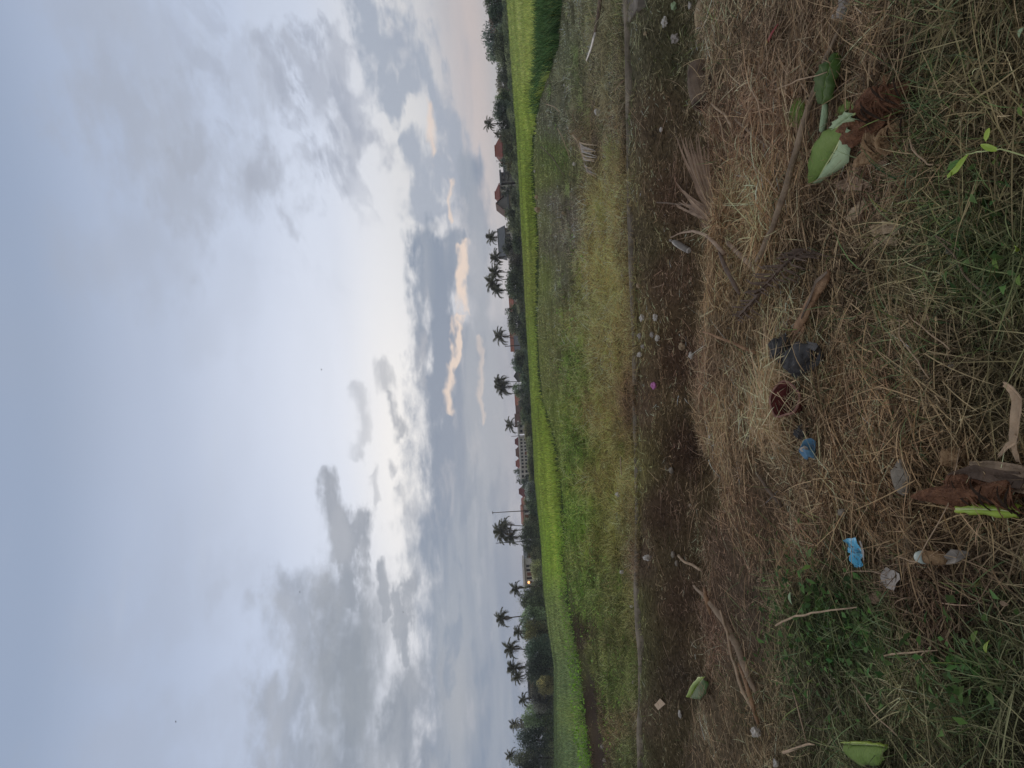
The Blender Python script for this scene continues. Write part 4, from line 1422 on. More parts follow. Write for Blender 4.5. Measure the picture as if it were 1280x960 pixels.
tr(656, 655, 674, 20, 200, 'mid', 'mid green tree at the right side of the big bush', 4)
tr(672, 650, 675, 34, 192, 'dark', 'big dark bush below the big palm', 7)
tr(694, 664, 676, 20, 190, 'mid', 'low bush left of the big bush', 4)
tr(712, 664, 677, 24, 188, 'olive', 'olive bush before the white hall', 4)
tr(735, 664, 679, 18, 184, 'mid', 'bush below the lit lamp', 4)
tr(748, 649, 681, 24, 176, 'mid', 'broad tree left of the lit lamp', 6)
tr(757, 658, 682, 20, 172, 'dark', 'dark tree between the lit lamp and the tall palm', 4)
tr(776, 649, 684, 30, 162, 'mid', 'rounded tree below the tall slim palm', 6)
tr(790, 655, 688, 24, 158, 'olive', 'olive tree between the rounded tree and the dense thicket tree', 5)
tr(812, 655, 691, 34, 152, 'dark', 'broad very dark tree below the palm pair', 7)
tr(836, 656, 692, 34, 151, 'dark', 'wide dark tree left of the palm pair', 7)
tr(856, 672, 692, 20, 148, 'olive', 'low yellow green bush left of the dark trees', 4)
tr(874, 660, 692, 24, 150, 'grey', 'grey green tree beside the pale hut', 5)
tr(892, 652, 692, 26, 152, 'mid', 'mid green tree with a dome top left of the pale hut', 5)
tr(905, 641, 692, 18, 154, 'grey', 'taller ragged tree left of centre in the left thicket', 5, 0.6, airy=0.3)
tr(925, 645, 692, 30, 151, 'dark', 'dark broad tree near the left edge', 6)
tr(947, 638, 692, 24, 150, 'mid', 'tall tree second from the left edge', 6, 0.8)
tr(962, 645, 692, 24, 149, 'dark', 'dark tree cut by the left edge of the view', 5)
tr(988, 640, 694, 30, 148, 'dark', 'dark tree outside the left edge of the view', 5)
tr(-20, 606, 632, 30, 138, 'dark', 'dark tree outside the right edge of the view', 5)

# coconut palms
palm(155, 613, 643, 148, 8.5, 'first small palm from the right, its star crown above dark trees', nf=15)
palm(168, 623, 644, 150, 6, 'stubby palm beside the red hipped roof', nf=12)
palm(297, 616, 650, 215, 9, 'lone palm rising behind the long grey roof', nf=16)
palm(322, 622, 652, 190, 10, 'palm at the right of the palm group', (0.6, 0), 15)
palm(340, 621, 653, 186, 11, 'dense palm in the middle of the palm group', (-0.4, 0), 17)
palm(352, 617, 654, 190, 12, 'tallest palm of the group right of the orange roof', (0.8, 0), 17)
palm(362, 623, 655, 192, 10, 'drooping palm at the left of the palm group', (-0.8, 0), 15)
palm(420, 627, 655, 245, 10.5, 'leaning palm in front of the wide orange roof', (-1.6, 0), 15)
palm(477, 626, 661, 228, 9, 'dense palm right of the orange roofs', (-0.5, 0), 18)
palm(484, 630, 661, 226, 12, 'broad dense palm with a bushy skirt by the orange roofs', (0.4, 0), 20)
palm(531, 640, 661, 240, 10, 'small leaning palm by the small white building', (1.2, 0), 13)
palm(656, 633, 672, 205, 9, 'sparse palm to the right of the big palm', (-0.9, 0), 12)
palm(665, 629, 674, 198, 13, 'big full palm above the big dark bush', (0.5, 0), 22, 2)
palm(671, 641, 674, 199, 11, 'lower palm tucked under the big palm', (-0.4, 0), 16)
palm(736, 647, 680, 182, 10, 'small palm beside the lit lamp', (0.5, 0), 14)
palm(773, 629, 684, 165, 11, 'tall slim palm standing clear of the trees', (0.5, 0), 17, 2)
palm(790, 650, 688, 158, 9, 'low palm between the tall slim palm and the palm pair', (0, 0), 13)
palm(811, 640, 690, 153, 12, 'right palm of the pair above the very dark tree', (-0.6, 0), 17, 2)
palm(835, 645, 691, 153, 12, 'left palm of the pair above the very dark tree', (0.8, 0), 16, 2)
palm(846, 649, 691, 151, 10, 'small palm leaning left of the palm pair', (1.2, 0), 13)
palm(874, 656, 691, 150, 9, 'short palm over the pale hut', (0.2, 0), 12)
palm(906, 645, 691, 156, 8, 'palm poking out of the left thicket', (0.2, 0), 13)
palm(945, 640, 691, 152, 9, 'palm top nearest the left edge', (0.2, 0), 13)

# low scrub all along the far edge, one mass
n = 52000
a = rng.uniform(-0.75, 0.75, n)
yf = Yf(a)
y = yf + rng.uniform(-1.0, 9, n)
x = a * y
z0 = H(x, y)
hmax = (0.8 + 1.7 * np.clip(fbm(a * 90, a * 0, 2.0, 4, 95) + 0.35, 0, 1.2)) * (yf / 170)
P = np.stack([x, y, z0 + rng.random(n) ** 0.8 * hmax], 1)
u = rng.normal(size=(n, 3)); u /= np.linalg.norm(u, axis=1)[:, None]
v = np.cross(u, rng.normal(size=(n, 3))); v /= np.linalg.norm(v, axis=1)[:, None]
s_ = (0.0016 * yf * rng.uniform(0.5, 1.3, n))[:, None]
V = np.stack([P - u * s_ * 0.6, P - v * s_ * 0.35, P + u * s_ * 0.6, P + v * s_ * 0.35], 1).reshape(-1, 3)
cm = np.clip(fbm(a * 90, a * 0 + 9, 1.3, 3, 97) + 0.4, 0, 1)[:, None]
C = (np.array([0.17, 0.20, 0.11]) * (1 - cm) + np.array([0.38, 0.39, 0.20]) * cm) * tone(n, 0.5, 1.7)
o = new_obj('field_edge_scrub', np_mesh('field_edge_scrub', V, np.arange(4 * n).reshape(-1, 4), None, np.repeat(C, 4, 0), M['leafage']))
tag(o, 'low scrub and bushes along the far edge of the paddies', 'scrub', kind='stuff')
# ------------------------------------------------------------------ the evening air
hm = bpy.data.materials.new('haze_air')
hm.use_nodes = True
hm.node_tree.nodes.clear()
_v = hm.node_tree.nodes.new('ShaderNodeVolumePrincipled')
_v.inputs['Color'].default_value = (0.92, 0.94, 1.0, 1)
_v.inputs['Density'].default_value = 0.00025
_v.inputs['Anisotropy'].default_value = 0.2
_o = hm.node_tree.nodes.new('ShaderNodeOutputMaterial')
hm.node_tree.links.new(_v.outputs[0], _o.inputs['Volume'])
hzb = MB().box((0, 140, 14), (900, 420, 36)).build('haze', hm)
tag(hzb, kind='stuff')
# ------------------------------------------------------------------ things lying about
LIFT = 0.055      # the depth of the straw they lie on


def gp(px, py, lift=LIFT):
    return G(px, py, lift)


def path(pts, lift=LIFT):
    """points of the picture, set down on the ground; a third number is extra height"""
    return [G(p[0], p[1], lift + (p[2] if len(p) > 2 else 0)) for p in pts]


def finer(pts, k=3, jit=0.0):
    out = []
    for i in range(len(pts) - 1):
        for j in range(k):
            out.append(pts[i].lerp(pts[i + 1], j / k) + Vector([random.uniform(-jit, jit) for _ in range(3)]))
    return out + [pts[-1]]


def px2m(p, npx): return npx * (Vector(p) - Vector((0, 0, CAMZ))).length / FPX


M['stick'] = mat('weathered_stick', (0.36, 0.28, 0.21), (0.16, 0.125, 0.095), 9, 0.9, 0.1, 0.6, 60, (1, 1, 1))
M['darkstick'] = mat('dark_stick', (0.20, 0.155, 0.12), (0.08, 0.06, 0.05), 9, 0.9, 0.1, 0.6, 60)
M['palestick'] = mat('pale_stick', (0.52, 0.40, 0.29), (0.30, 0.23, 0.17), 12, 0.8, 0.1, 0.4, 60)
M['tanwood'] = mat('split_tan_wood', (0.40, 0.26, 0.165), (0.20, 0.125, 0.08), 14, 0.9, 0.1, 0.7, 70)
M['deadfrond'] = mat('dead_frond', (0.46, 0.355, 0.28), (0.26, 0.20, 0.16), 10, 0.85, 0.1, 0.4, 60)
M['darkfrond'] = mat('dark_dead_frond', (0.17, 0.125, 0.10), (0.08, 0.06, 0.05), 10, 0.85, 0.1, 0.4, 60)
M['leaf_green'] = mat('banana_leaf_top', (0.22, 0.34, 0.09), (0.17, 0.27, 0.075), 9, 0.75, 0.1, 0.8, 14, (2, 16, 2))
M['leaf_pale'] = mat('banana_leaf_underside', (0.42, 0.56, 0.37), (0.33, 0.46, 0.30), 9, 0.75, 0.1, 0.7, 14, (2, 16, 2))
M['leaf_dark'] = mat('dark_leaf', (0.060, 0.115, 0.022), (0.04, 0.075, 0.018), 9, 0.7, 0.08, 0.2, 40)
M['leaf_midrib'] = mat('leaf_midrib', (0.50, 0.58, 0.28), (0.38, 0.45, 0.2), 9, 0.5, 0.2, 0.1)
M['leaf_bright'] = mat('bright_leaf', (0.34, 0.48, 0.07), (0.26, 0.38, 0.06), 14, 0.5, 0.2, 0.1)
M['leaf_brown'] = mat('dry_brown_leaf', (0.33, 0.245, 0.18), (0.20, 0.145, 0.105), 16, 0.85, 0.1, 0.5, 50)
M['leaf_tan'] = mat('dry_tan_leaf', (0.46, 0.37, 0.26), (0.30, 0.24, 0.17), 16, 0.85, 0.1, 0.5, 50)
M['husk'] = mat('red_brown_husk', (0.24, 0.125, 0.075), (0.09, 0.045, 0.03), 22, 0.9, 0.1, 0.9, 90)
M['husk_tan'] = mat('tan_husk', (0.40, 0.28, 0.17), (0.19, 0.12, 0.07), 22, 0.9, 0.1, 0.9, 90)
M['black_plastic'] = mat('black_plastic', (0.075, 0.075, 0.08), (0.035, 0.036, 0.04), 14, 0.75, 0.15, 0.5, 30)
M['maroon'] = mat('maroon_plastic', (0.17, 0.05, 0.05), (0.07, 0.025, 0.025), 22, 0.8, 0.1, 0.2, 30)
M['maroon_rim'] = mat('faded_rim', (0.36, 0.22, 0.18), (0.18, 0.09, 0.08), 30, 0.8, 0.2, 0.2, 30)
M['blue'] = mat('bright_blue_foil', (0.12, 0.50, 0.80), (0.08, 0.40, 0.68), 18, 0.45, 0.3, 0.3, 30)
M['blue_dull'] = mat('dull_blue_plastic', (0.13, 0.30, 0.50), (0.08, 0.19, 0.34), 18, 0.5, 0.3, 0.4, 30)
M['ink'] = mat('dark_print', (0.05, 0.10, 0.16), (0.03, 0.07, 0.12), 18, 0.6, 0.2, 0)
M['white'] = mat('dirty_white_plastic', (0.62, 0.61, 0.60), (0.40, 0.39, 0.38), 16, 0.5, 0.3, 0.4, 40)
M['greypaper'] = mat('grey_paper', (0.40, 0.38, 0.37), (0.28, 0.265, 0.26), 16, 0.8, 0.1, 0.4, 40)
M['cyanwhite'] = mat('pale_cap', (0.50, 0.60, 0.58), (0.34, 0.42, 0.42), 16, 0.5, 0.3, 0.3, 40)
M['clear'] = mat('cloudy_clear_plastic', (0.24, 0.22, 0.20), (0.13, 0.12, 0.11), 12, 0.5, 0.3, 0.2, 30)
M['stone'] = mat('grey_stone', (0.30, 0.275, 0.24), (0.17, 0.155, 0.135), 18, 0.95, 0.1, 0.8, 60)
M['pink'] = mat('pink_plastic', (0.60, 0.25, 0.55), (0.45, 0.16, 0.42), 18, 0.6, 0.2, 0.3)
M['card'] = mat('buff_card', (0.56, 0.44, 0.33), (0.46, 0.36, 0.27), 18, 0.85, 0.1, 0.2)
M['redwrap'] = mat('red_wrapper', (0.42, 0.10, 0.10), (0.28, 0.07, 0.07), 18, 0.5, 0.3, 0.3)
M['yellow'] = mat('yellow_wrapper', (0.50, 0.40, 0.12), (0.36, 0.28, 0.1), 18, 0.5, 0.3, 0.3)
M['husk_in'] = mat('hollow_rot', (0.07, 0.05, 0.04), (0.03, 0.022, 0.018), 20, 1.0, 0.0, 0.8)


def single(name, mb, material, label, cat, group=None, smooth=False, th=0):
    c = Vector(np.mean(np.array([tuple(v) for v in mb.v]), 0))
    o = mb.build(name, material, None, smooth, tuple(c))
    if th: solid(o, th)
    return tag(o, label, cat, group)


def part(name, mb, material, root, smooth=False, th=0, label=None):
    o = mb.build(name, material, None, smooth, (0, 0, 0))
    for v in o.data.vertices: v.co -= Vector(root.location)
    o.parent = root
    if th: solid(o, th)
    if label: o['label'] = label
    return o


def rib_leaf(name, mid, left, right, label, cat='leaf', top='leaf_green', other=None, rib='leaf_midrib', lifts=None, bow=0.02, ribr=0.004, group=None, flap=None, cleft=3):
    n = len(mid)
    lifts = lifts or [0.0] * n
    root = empty(name, gp(*mid[n // 2]), label, cat, group)
    ml = [gp(*m, LIFT + lifts[i]) for i, m in enumerate(mid)]
    def half(edge, mm, nm, sgn, lab=None):
        vs, fs, k = [], [], 6
        el_ = [gp(*e, LIFT + lifts[i] * 0.7 + bow * 0.3) for i, e in enumerate(edge)]
        a, b = finer(ml, 3), finer(el_, 3, 0.006)
        for i in range(len(a)):
            for j in range(k):
                t = j / (k - 1)
                p = a[i].lerp(b[i], t) + Vector((0, 0, bow * math.sin(t * math.pi) + 0.004 * math.sin(i * 2.2 + j * 0.4)))
                vs.append(p)
        for i in range(len(a) - 1):
            for j in range(k - 1):
                fs.append((i * k + j, i * k + j + 1, (i + 1) * k + j + 1, (i + 1) * k + j))
        part(nm, MB().add(vs, fs), M[mm], root, True, 0.0016, lab)
    half(left, top, 'leaf_blade', 1)
    half(right, other or top, 'leaf_blade', -1, flap)
    part('midrib', MB().tube([p + Vector((0, 0, 0.004)) for p in finer(ml, 3)], [ribr * (1.1 - 0.7 * i / (3 * n)) for i in range(3 * n - 2)], 6), M[rib], root, True)
    return root


# --- the big torn banana leaf and its neighbours
rib_leaf('banana_leaf', [(1064, 156), (1054, 172), (1044, 190), (1033, 208), (1021, 229)],
         [(1046, 157), (1028, 166), (1016, 184), (1009, 205), (1014, 228)],
         [(1072, 166), (1063, 180), (1061, 197), (1054, 211), (1026, 228)],
         'big bright green torn piece of banana leaf with one pale folded side', 'leaf', 'leaf_green', 'leaf_pale', lifts=[0.10, 0.10, 0.09, 0.07, 0.03], bow=0.025, ribr=0.0055,
         flap='pale grey green underside folded over')
rib_leaf('banana_leaf', [(1070, 142), (1062, 148), (1054, 154), (1046, 160)], [(1062, 138), (1055, 143), (1048, 150), (1044, 159)], [(1076, 148), (1068, 154), (1060, 158), (1050, 163)],
         'small pale crumpled leaf scrap touching the top of the big torn banana leaf', 'leaf', 'leaf_pale', 'leaf_pale', lifts=[.12, .12, .11, .10], bow=0.03)
rib_leaf('banana_leaf', [(1049, 66), (1040, 80), (1034, 98), (1031, 114), (1030, 130)], [(1046, 66), (1027, 82), (1018, 98), (1018, 112), (1026, 129)], [(1051, 68), (1050, 82), (1047, 100), (1043, 118), (1036, 130)],
         'very dark green glossy leaf lying across the long stick', 'leaf', 'leaf_dark', 'leaf_dark', rib='leaf_green', lifts=[.06, .09, .09, .08, .06], ribr=0.003)
single('rolled_leaf', MB().tube(finer(path([(1031, 116, .05), (1032, 130, .06), (1031, 146, .06), (1028, 163, .05)]), 2, .002), [.004, .010, .016, .020, .022, .022, .020], 10, 0.8), M['leaf_pale'],
       'pale green rolled up leaf between the dark leaf and the big torn leaf', 'leaf', smooth=True)
for (m, l, r, lb) in [([(1003, 122), (997, 140), (993, 158)], [(994, 124), (986, 140), (988, 158)], [(1008, 128), (1006, 142), (1000, 160)], 'dull green leaf half buried in straw right of the long stick'),
                      ([(1068, 128), (1062, 138), (1052, 146)], [(1060, 124), (1050, 134), (1044, 144)], [(1072, 134), (1070, 144), (1058, 150)], 'dull green leaf shred beside the red brown husk')]:
    rib_leaf('banana_leaf', m, l, r, lb, 'leaf', 'leaf_green', 'leaf_green', lifts=[.0, .01, .0], bow=.01, ribr=.002)
rib_leaf('banana_leaf', [(1056, 929), (1074, 930), (1094, 931), (1113, 934)], [(1056, 927), (1074, 927), (1094, 928), (1113, 931)], [(1066, 950), (1078, 957), (1096, 958), (1108, 950)],
         'bright green leaf with a straight pale edge at the lower left of the bank', 'leaf', 'leaf_bright', 'leaf_green', lifts=[.03, .05, .05, .04], bow=.02)
rib_leaf('banana_leaf', [(1197, 636), (1222, 636), (1250, 637), (1278, 640)], [(1200, 632), (1222, 629), (1250, 630), (1278, 632)], [(1200, 641), (1222, 644), (1250, 645), (1276, 648)],
         'narrow bright green leaf strip below the rusty husk at the near edge', 'leaf', 'leaf_bright', 'leaf_bright', lifts=[.05, .07, .07, .06], bow=.012)
rib_leaf('banana_leaf', [(882, 846), (872, 858), (864, 872)], [(874, 846), (865, 856), (859, 870)], [(886, 852), (884, 864), (876, 874)],
         'green leaf hanging over the lip into the ditch on the left', 'leaf', 'leaf_bright', 'leaf_dark', lifts=[.04, .03, .0], bow=.03)

# --- sticks and branches: (name, points, widths in picture pixels, material, label, category)
def stick(name, pts, wid, m, label, cat='stick', lift=LIFT, jit=.004, k=3, n=8, group=None):
    P_ = path(pts, lift)
    Q_ = finer(P_, k, jit)
    rr = np.interp(np.linspace(0, 1, len(Q_)), np.linspace(0, 1, len(wid)), wid)
    rad = [max(0.0012, px2m(q, w_) * (0.34 if m == 'palestick' else 0.42)) for q, w_ in zip(Q_, rr)]
    return single(name, MB().tube(Q_, rad, n, jit=0.10), M[m], label, cat, group, True)


o = stick('long_stick', [(1050, 36, .04), (1036, 68, .05), (1016, 120, .08), (1003, 160, .10), (984, 230, .12), (966, 284, .10), (947, 326, .04)], [5, 7, 8, 9, 9, 8, 8], 'stick', 'long grey brown stick lying down the bank beside the banana leaf')
stick('bark_sliver', [(1014, 122, .09), (1002, 104, .12), (1008, 112, .1)], [2, 2.5, 1], 'palestick', 'pale splinter sticking up from the middle of the long stick', 'splinter')

wd = empty('wood_chunk', gp(1014, 380), 'split tan chunk of wood with frayed end above the black bag', 'wood')
P_ = finer(path([(1036, 342, .04), (1026, 358, .05), (1014, 378, .05), (1004, 398, .03), (996, 412, .0)]), 3, .004)
part('split_log', MB().tube(P_, [px2m(p, w_) / 2 for p, w_ in zip(P_, np.interp(np.linspace(0, 1, len(P_)), [0, .1, .5, 1], [11, 15, 16, 14]))], 11, 0.62, jit=.12), M['tanwood'], wd, True)
for i in range(7):
    a_, b_ = gp(1000 + i * 1.2, 406 + i % 3, .08), gp(986 + i * 3.2, 424 + (i * 5) % 7, .05)
    part('frayed_strand', MB().strip([a_, a_.lerp(b_, .5) + Vector((0, 0, .01)), b_], [.012, .009, .003]), M['tanwood'], wd, th=.002)
part('bark_strip', MB().strip(path([(1034, 340, .075), (1020, 352, .085), (1012, 374, .085), (1002, 398, .06)]), [.012, .022, .02, .01]), M['darkstick'], wd, th=.003)

stick('fallen_branch', [(868, 732, .0), (884, 750, .03), (905, 775, .04), (922, 808, .04), (934, 842, .03), (945, 866, .02)], [3, 6, 10, 11, 9, 5], 'stick', 'thick brown fallen branch running down the left of the bank edge', 'branch')
stick('fallen_branch', [(900, 764, .05), (909, 790, .06), (915, 822, .05), (928, 862, .03), (950, 902, .0)], [3, 5, 5, 6, 4], 'palestick', 'thinner pale stalk lying against the thick fallen branch', 'branch')
stick('fallen_branch', [(880, 735, .03), (884, 752, .05), (888, 768, .03)], [4, 7, 3], 'tanwood', 'short orange brown bark strip at the ditch lip by the fallen branch', 'bark')
stick('fallen_branch', [(925, 830, .05), (938, 870, .05), (948, 905, .03)], [5, 6, 4], 'tanwood', 'reddish brown split stalk below the thick fallen branch', 'branch')
stick('stick', [(946, 590, .03), (960, 610, .04), (977, 632, .02)], [4, 6, 5], 'darkstick', 'short dull brown stick lying between the blue cup and the ditch')
stick('stick', [(969, 781, .08), (995, 771, .11), (1025, 764, .11), (1071, 759, .09)], [3, 3.5, 3, 2], 'palestick', 'thin pale stick lying over the dark green weeds')
stick('stick', [(983, 838, .04), (996, 882, .08), (1008, 928, .06)], [1.5, 2.2, 2.2], 'palestick', 'thin pale stem at the left of the dark green weeds')
stick('stick', [(980, 940, .05), (1008, 930, .08), (1018, 931, .08)], [5, 4, 2], 'palestick', 'pale broken stub near the left edge of the bank')
stick('stick', [(1065, 851, .06), (1092, 890, .07), (1122, 920, .05)], [1.5, 2, 2], 'palestick', 'thin pale stalk slanting through the green grass at lower left')
stick('stick', [(1107, 819, .06), (1138, 815, .07), (1172, 813, .06)], [3, 3, 1.5], 'palestick', 'pale dry stem level with the grey paper scrap')
stick('stick', [(1135, 394, .05), (1160, 415, .08), (1188, 437, .06)], [1.6, 2.2, 2], 'palestick', 'pale curved stem above the tan forked stalk')
stick('stick', [(1125, 400, .05), (1124, 420, .07), (1148, 452, .08), (1162, 472, .05)], [1.6, 2.5, 2.5, 2], 'palestick', 'bent tan stem in the middle of the bank')
stick('stick', [(1122, 770 - 74, .06), (1146, 703, .08), (1186, 632, .06), (1200, 560, .05)], [1, 1.6, 1.8, 1.5], 'palestick', 'long thin yellowish stem right of the small torn bottle')
stick('stick', [(1199, 312, .06), (1170, 296, .08), (1192, 318, .06), (1210, 352, .05), (1245, 377, .04)], [1.5, 2, 2.4, 3, 2], 'stick', 'bent brown stem at the edge of the green tuft')
stick('yellow_stick', [(848, 695, .02), (856, 703, .03), (866, 706, .03), (877, 713, .05)], [5, 4, 5, 4], 'palestick', 'bright yellowish stick poking out of the ditch', lift=.02)
stick('twig', [(890, 130, .02), (905, 143, .05), (914, 156, .05), (917, 172, .03)], [3.5, 4, 5, 3], 'palestick', 'curved pale root end at the bank edge left of the hollow log', 'twig')
stick('twig', [(940, 112, .06), (948, 126, .1), (952, 148, .1), (954, 172, .05)], [2.4, 2.6, 2.2, 2], 'palestick', 'thin pale curved stem sticking up near the long stick', 'twig')
stick('twig', [(898, 142, .02), (903, 165, .05), (908, 192, .03)], [3, 2.4, 2.4], 'palestick', 'thin pale twig between the root end and the dead frond', 'twig')
stick('twig', [(919, 148, .03), (938, 166, .05), (962, 184, .03)], [4, 4, 2.5], 'stick', 'brown twig crossing below the curved pale root end', 'twig')
stick('twig', [(970, 112, .08), (998, 100, .12), (1034, 90, .1)], [1.5, 2.4, 1.6], 'palestick', 'pale straw stalk crossing the dark green leaf', 'twig')
stick('twig', [(935, 200, .05), (955, 220, .08), (975, 242, .05)], [1.8, 2.4, 1.8], 'palestick', 'pale straight stalk above the upright dry stand', 'twig')
stick('root', [(1135, 172, .05), (1143, 190, .06), (1160, 206, .04), (1175, 207, .03)], [2, 3, 2.5, 1.5], 'palestick', 'thin curved pale root at the left of the tan husk', 'root', k=4)
stick('twig', [(880, 415, .04), (905, 424, .05), (945, 441, .05)], [3, 4, 5], 'tanwood', 'tan stalk slanting from the ditch lip toward the black bag', 'twig')
stick('broken_pole', [(752, -12, .10), (748, 18, .08), (743, 44, .06)], [5, 5, 4], 'darkstick', 'dark brown broken pole lying beyond the kerb at the right', 'pole')
stick('white_stick', [(744, 42, .10), (739, 60, .08), (733, 76, .03)], [3.5, 3.5, 2], 'white', 'whitish stick end resting on the broken pole', 'stick')
stick('pale_cane', [(776, 571, .16), (776, 582, .15), (777, 593, .12)], [1.6, 1.6, 1.4], 'leaf_tan', 'short pale yellow cane lying behind the kerb', 'cane')
for (pts, lb) in [([(697, 160), (703, 172), (712, 196)], 'thin pale reed leaning beyond the kerb near the small white carton'),
                  ([(676, 183), (690, 196), (706, 220)], 'thin dark reed leaning toward the paddy at the right'),
                  ([(683, 130), (692, 133), (700, 140)], 'short pale reed at the dark edge of the paddy')]:
    stick('reed', [(p[0], p[1], .12) for p in pts], [1.2, 1.4, 1], 'palestick' if 'pale' in lb else 'darkstick', lb, 'reed', lift=.1)


# --- dead palm fronds on the lip
def atp(px, py, D): return at(px, py, D)
fr = empty('dead_palm_frond', atp(905, 300, 6.25), 'dead grey brown palm frond fanned out over the ditch lip', 'palm frond')
stem = [atp(958, 350, 4.75), atp(935, 328, 5.0), atp(912, 306, 5.3), atp(899, 292, 5.5), atp(895, 278, 5.65), atp(893, 262, 5.75)]
Q_ = finer(stem, 3, .003)
part('stalk', MB().tube(Q_, np.interp(np.linspace(0, 1, len(Q_)), [0, .4, 1], [.022, .022, .010]), 9, .45, jit=.14), M['deadfrond'], fr, True)
tips = [(846, 173, 1), (851, 170, 1), (856, 172, 1), (862, 176, 1), (870, 168, 0), (873, 172, 0), (866, 192, 2), (880, 182, 0), (886, 178, 0), (893, 196, 0), (897, 205, 0), (900, 212, 0), (890, 200, 0), (884, 206, 0), (895, 190, 0),
        (848, 232, 2), (853, 238, 2), (852, 250, 3), (857, 256, 3), (861, 262, 3), (846, 258, 3), (868, 228, 2), (875, 276, 4), (872, 214, 2), (878, 220, 1)]
for i, (tx, ty, s_) in enumerate([(q[0] + random.uniform(-4, 4) * j_, q[1] + random.uniform(-5, 5) * j_, q[2]) for q in tips for j_ in (0, 1)]):
    a_ = stem[-1].lerp(stem[-3], random.random() * .9) if s_ != 4 else stem[-3]
    e_ = atp(tx, ty, 6.1 + random.uniform(-.15, .15))
    mid_ = a_.lerp(e_, .5) + Vector((0, 0, random.uniform(.02, .07)))
    ww = random.uniform(.015, .027)
    part('leaflet', MB().strip(bez(a_, mid_, e_, 7), [ww * .6, ww, ww, ww, ww * .8, ww * .5, .003], side=(0, -1, .25), curl=.25), M['deadfrond'], fr, th=.0015)
Q_ = finer([atp(905, 318, 5.25), atp(893, 303, 5.4), atp(881, 293, 5.6), atp(866, 289, 5.9), atp(852, 291, 6.2), atp(838, 297, 6.3)], 3, .002)
part('curved_stem', MB().tube(Q_, np.linspace(.018, .004, len(Q_)), 7), M['deadfrond'], fr, True, label='curved stem arching out over the ditch')
part('side_shoot', MB().tube([atp(872, 291, 6.45), atp(862, 296, 6.5), atp(845, 300, 6.5)], [.004, .003, .002], 5), M['palestick'], fr)
stick('dark_twig', [(896, 262, .05), (862, 256, .05), (821, 253, .02)], [2, 2.5, 2], 'darkstick', 'thin dark twig reaching straight out over the ditch', 'twig')
Q_ = finer([atp(898, 316, 5.3), atp(912, 345, 5.1), atp(925, 368, 5.0)], 3, .003)
single('palm_stalk', MB().tube(Q_, np.interp(np.linspace(0, 1, len(Q_)), [0, .2, .8, 1], [.012, .030, .026, .010]), 10, .4, jit=.16), M['darkfrond'], 'broad dark brown stalk end below the dead frond', 'stalk', smooth=True)
fr3 = empty('dead_palm_frond', gp(965, 365), 'dark brown dead frond with a comb of short leaflets on the bank', 'palm frond')
rb = path([(926, 396, .06), (945, 372, .08), (968, 345, .09), (990, 322, .08), (1014, 308, .04)])
Q_ = finer(rb, 4, .003)
part('stalk', MB().tube(Q_, np.linspace(.018, .006, len(Q_)), 7), M['darkfrond'], fr3, True)
for i in range(46):
    t = i / 46
    k_ = t * (len(Q_) - 1)
    a_ = Q_[int(k_)].lerp(Q_[min(int(k_) + 1, len(Q_) - 1)], k_ % 1)
    sgn = 1 if i % 2 else -1
    e_ = a_ + Vector((random.uniform(-.06, .02) - .06 * sgn, -sgn * random.uniform(.12, .3), random.uniform(-.03, .07)))
    part('leaflet', MB().strip([a_, a_.lerp(e_, .5) + Vector((0, 0, .03)), e_], [.010, .012, .003], curl=.2), M['darkfrond'], fr3, th=.0015)
fr4 = empty('dead_palm_frond', G(730, 200, .12), 'pale grey dead frond lying beyond the kerb by the small white carton', 'palm frond')
a0 = G(722, 176, .15)
part('stalk', MB().tube([G(716, 168, .12), a0, G(734, 214, .12)], [.03, .025, .012], 6), M['leaf_tan'], fr4)
for i in range(22):
    t = i / 22
    b0 = G(724 + 9 * t, 178 + 36 * t, .16)
    e_ = G(741 + random.uniform(-4, 5), 182 + 40 * t + random.uniform(-6, 6), .10)
    part('leaflet', MB().strip([b0, b0.lerp(e_, .5) + Vector((0, 0, .06)), e_], [.03, .03, .008]), M['greypaper'] if i % 2 else M['leaf_tan'], fr4, th=.003)


# --- lumps, husks, stones, scraps
def lump(c, dim, seed, rough_=0.25, rz=0.0, tilt=0.0, sub=3, flat=1.0, ridged=0, hf=1.0):
    bm = bmesh.new()
    bmesh.ops.create_icosphere(bm, subdivisions=sub, radius=1.0)
    from mathutils import noise as mn
    R3 = Matrix.Rotation(rz, 3, 'Z') @ Matrix.Rotation(tilt, 3, 'X')
    for v in bm.verts:
        q = v.co * 1.7 + Vector((seed * 3.1, seed, -seed))
        d = mn.noise(q) * rough_ * 1.8 + (0.5 - abs(mn.noise(q * 2.2))) * rough_ * .9 + mn.noise(q * 6) * rough_ * .35 * hf
        if ridged: d += math.sin(v.co.x * ridged + mn.noise(q) * 3) * 0.06
        p = v.co * (1 + d)
        v.co = R3 @ Vector((p.x * dim[0] / 2, p.y * dim[1] / 2, p.z * dim[2] / 2)) + Vector(c)
    m = MB()
    m.add([v.co for v in bm.verts], [[v.index for v in f.verts] for f in bm.faces])
    bm.free()
    return m


def scrap(name, px, py, wpx, hpx, m, label, cat='scrap', seed=1, lift=None, th=.5, group=None, rz=None):
    """crumpled piece: wpx across the view, hpx up the view"""
    c = G(px, py, LIFT * .6 if lift is None else lift)
    s_ = px2m(c, 1)
    mb = lump(c + Vector((0, 0, hpx * s_ * .3)), (wpx * s_, max(hpx, wpx * .6) * s_ * 1.1, hpx * s_), seed, .38, rz or 0, 0, 3)
    return single(name, mb, M[m], label, cat, group, smooth=False)


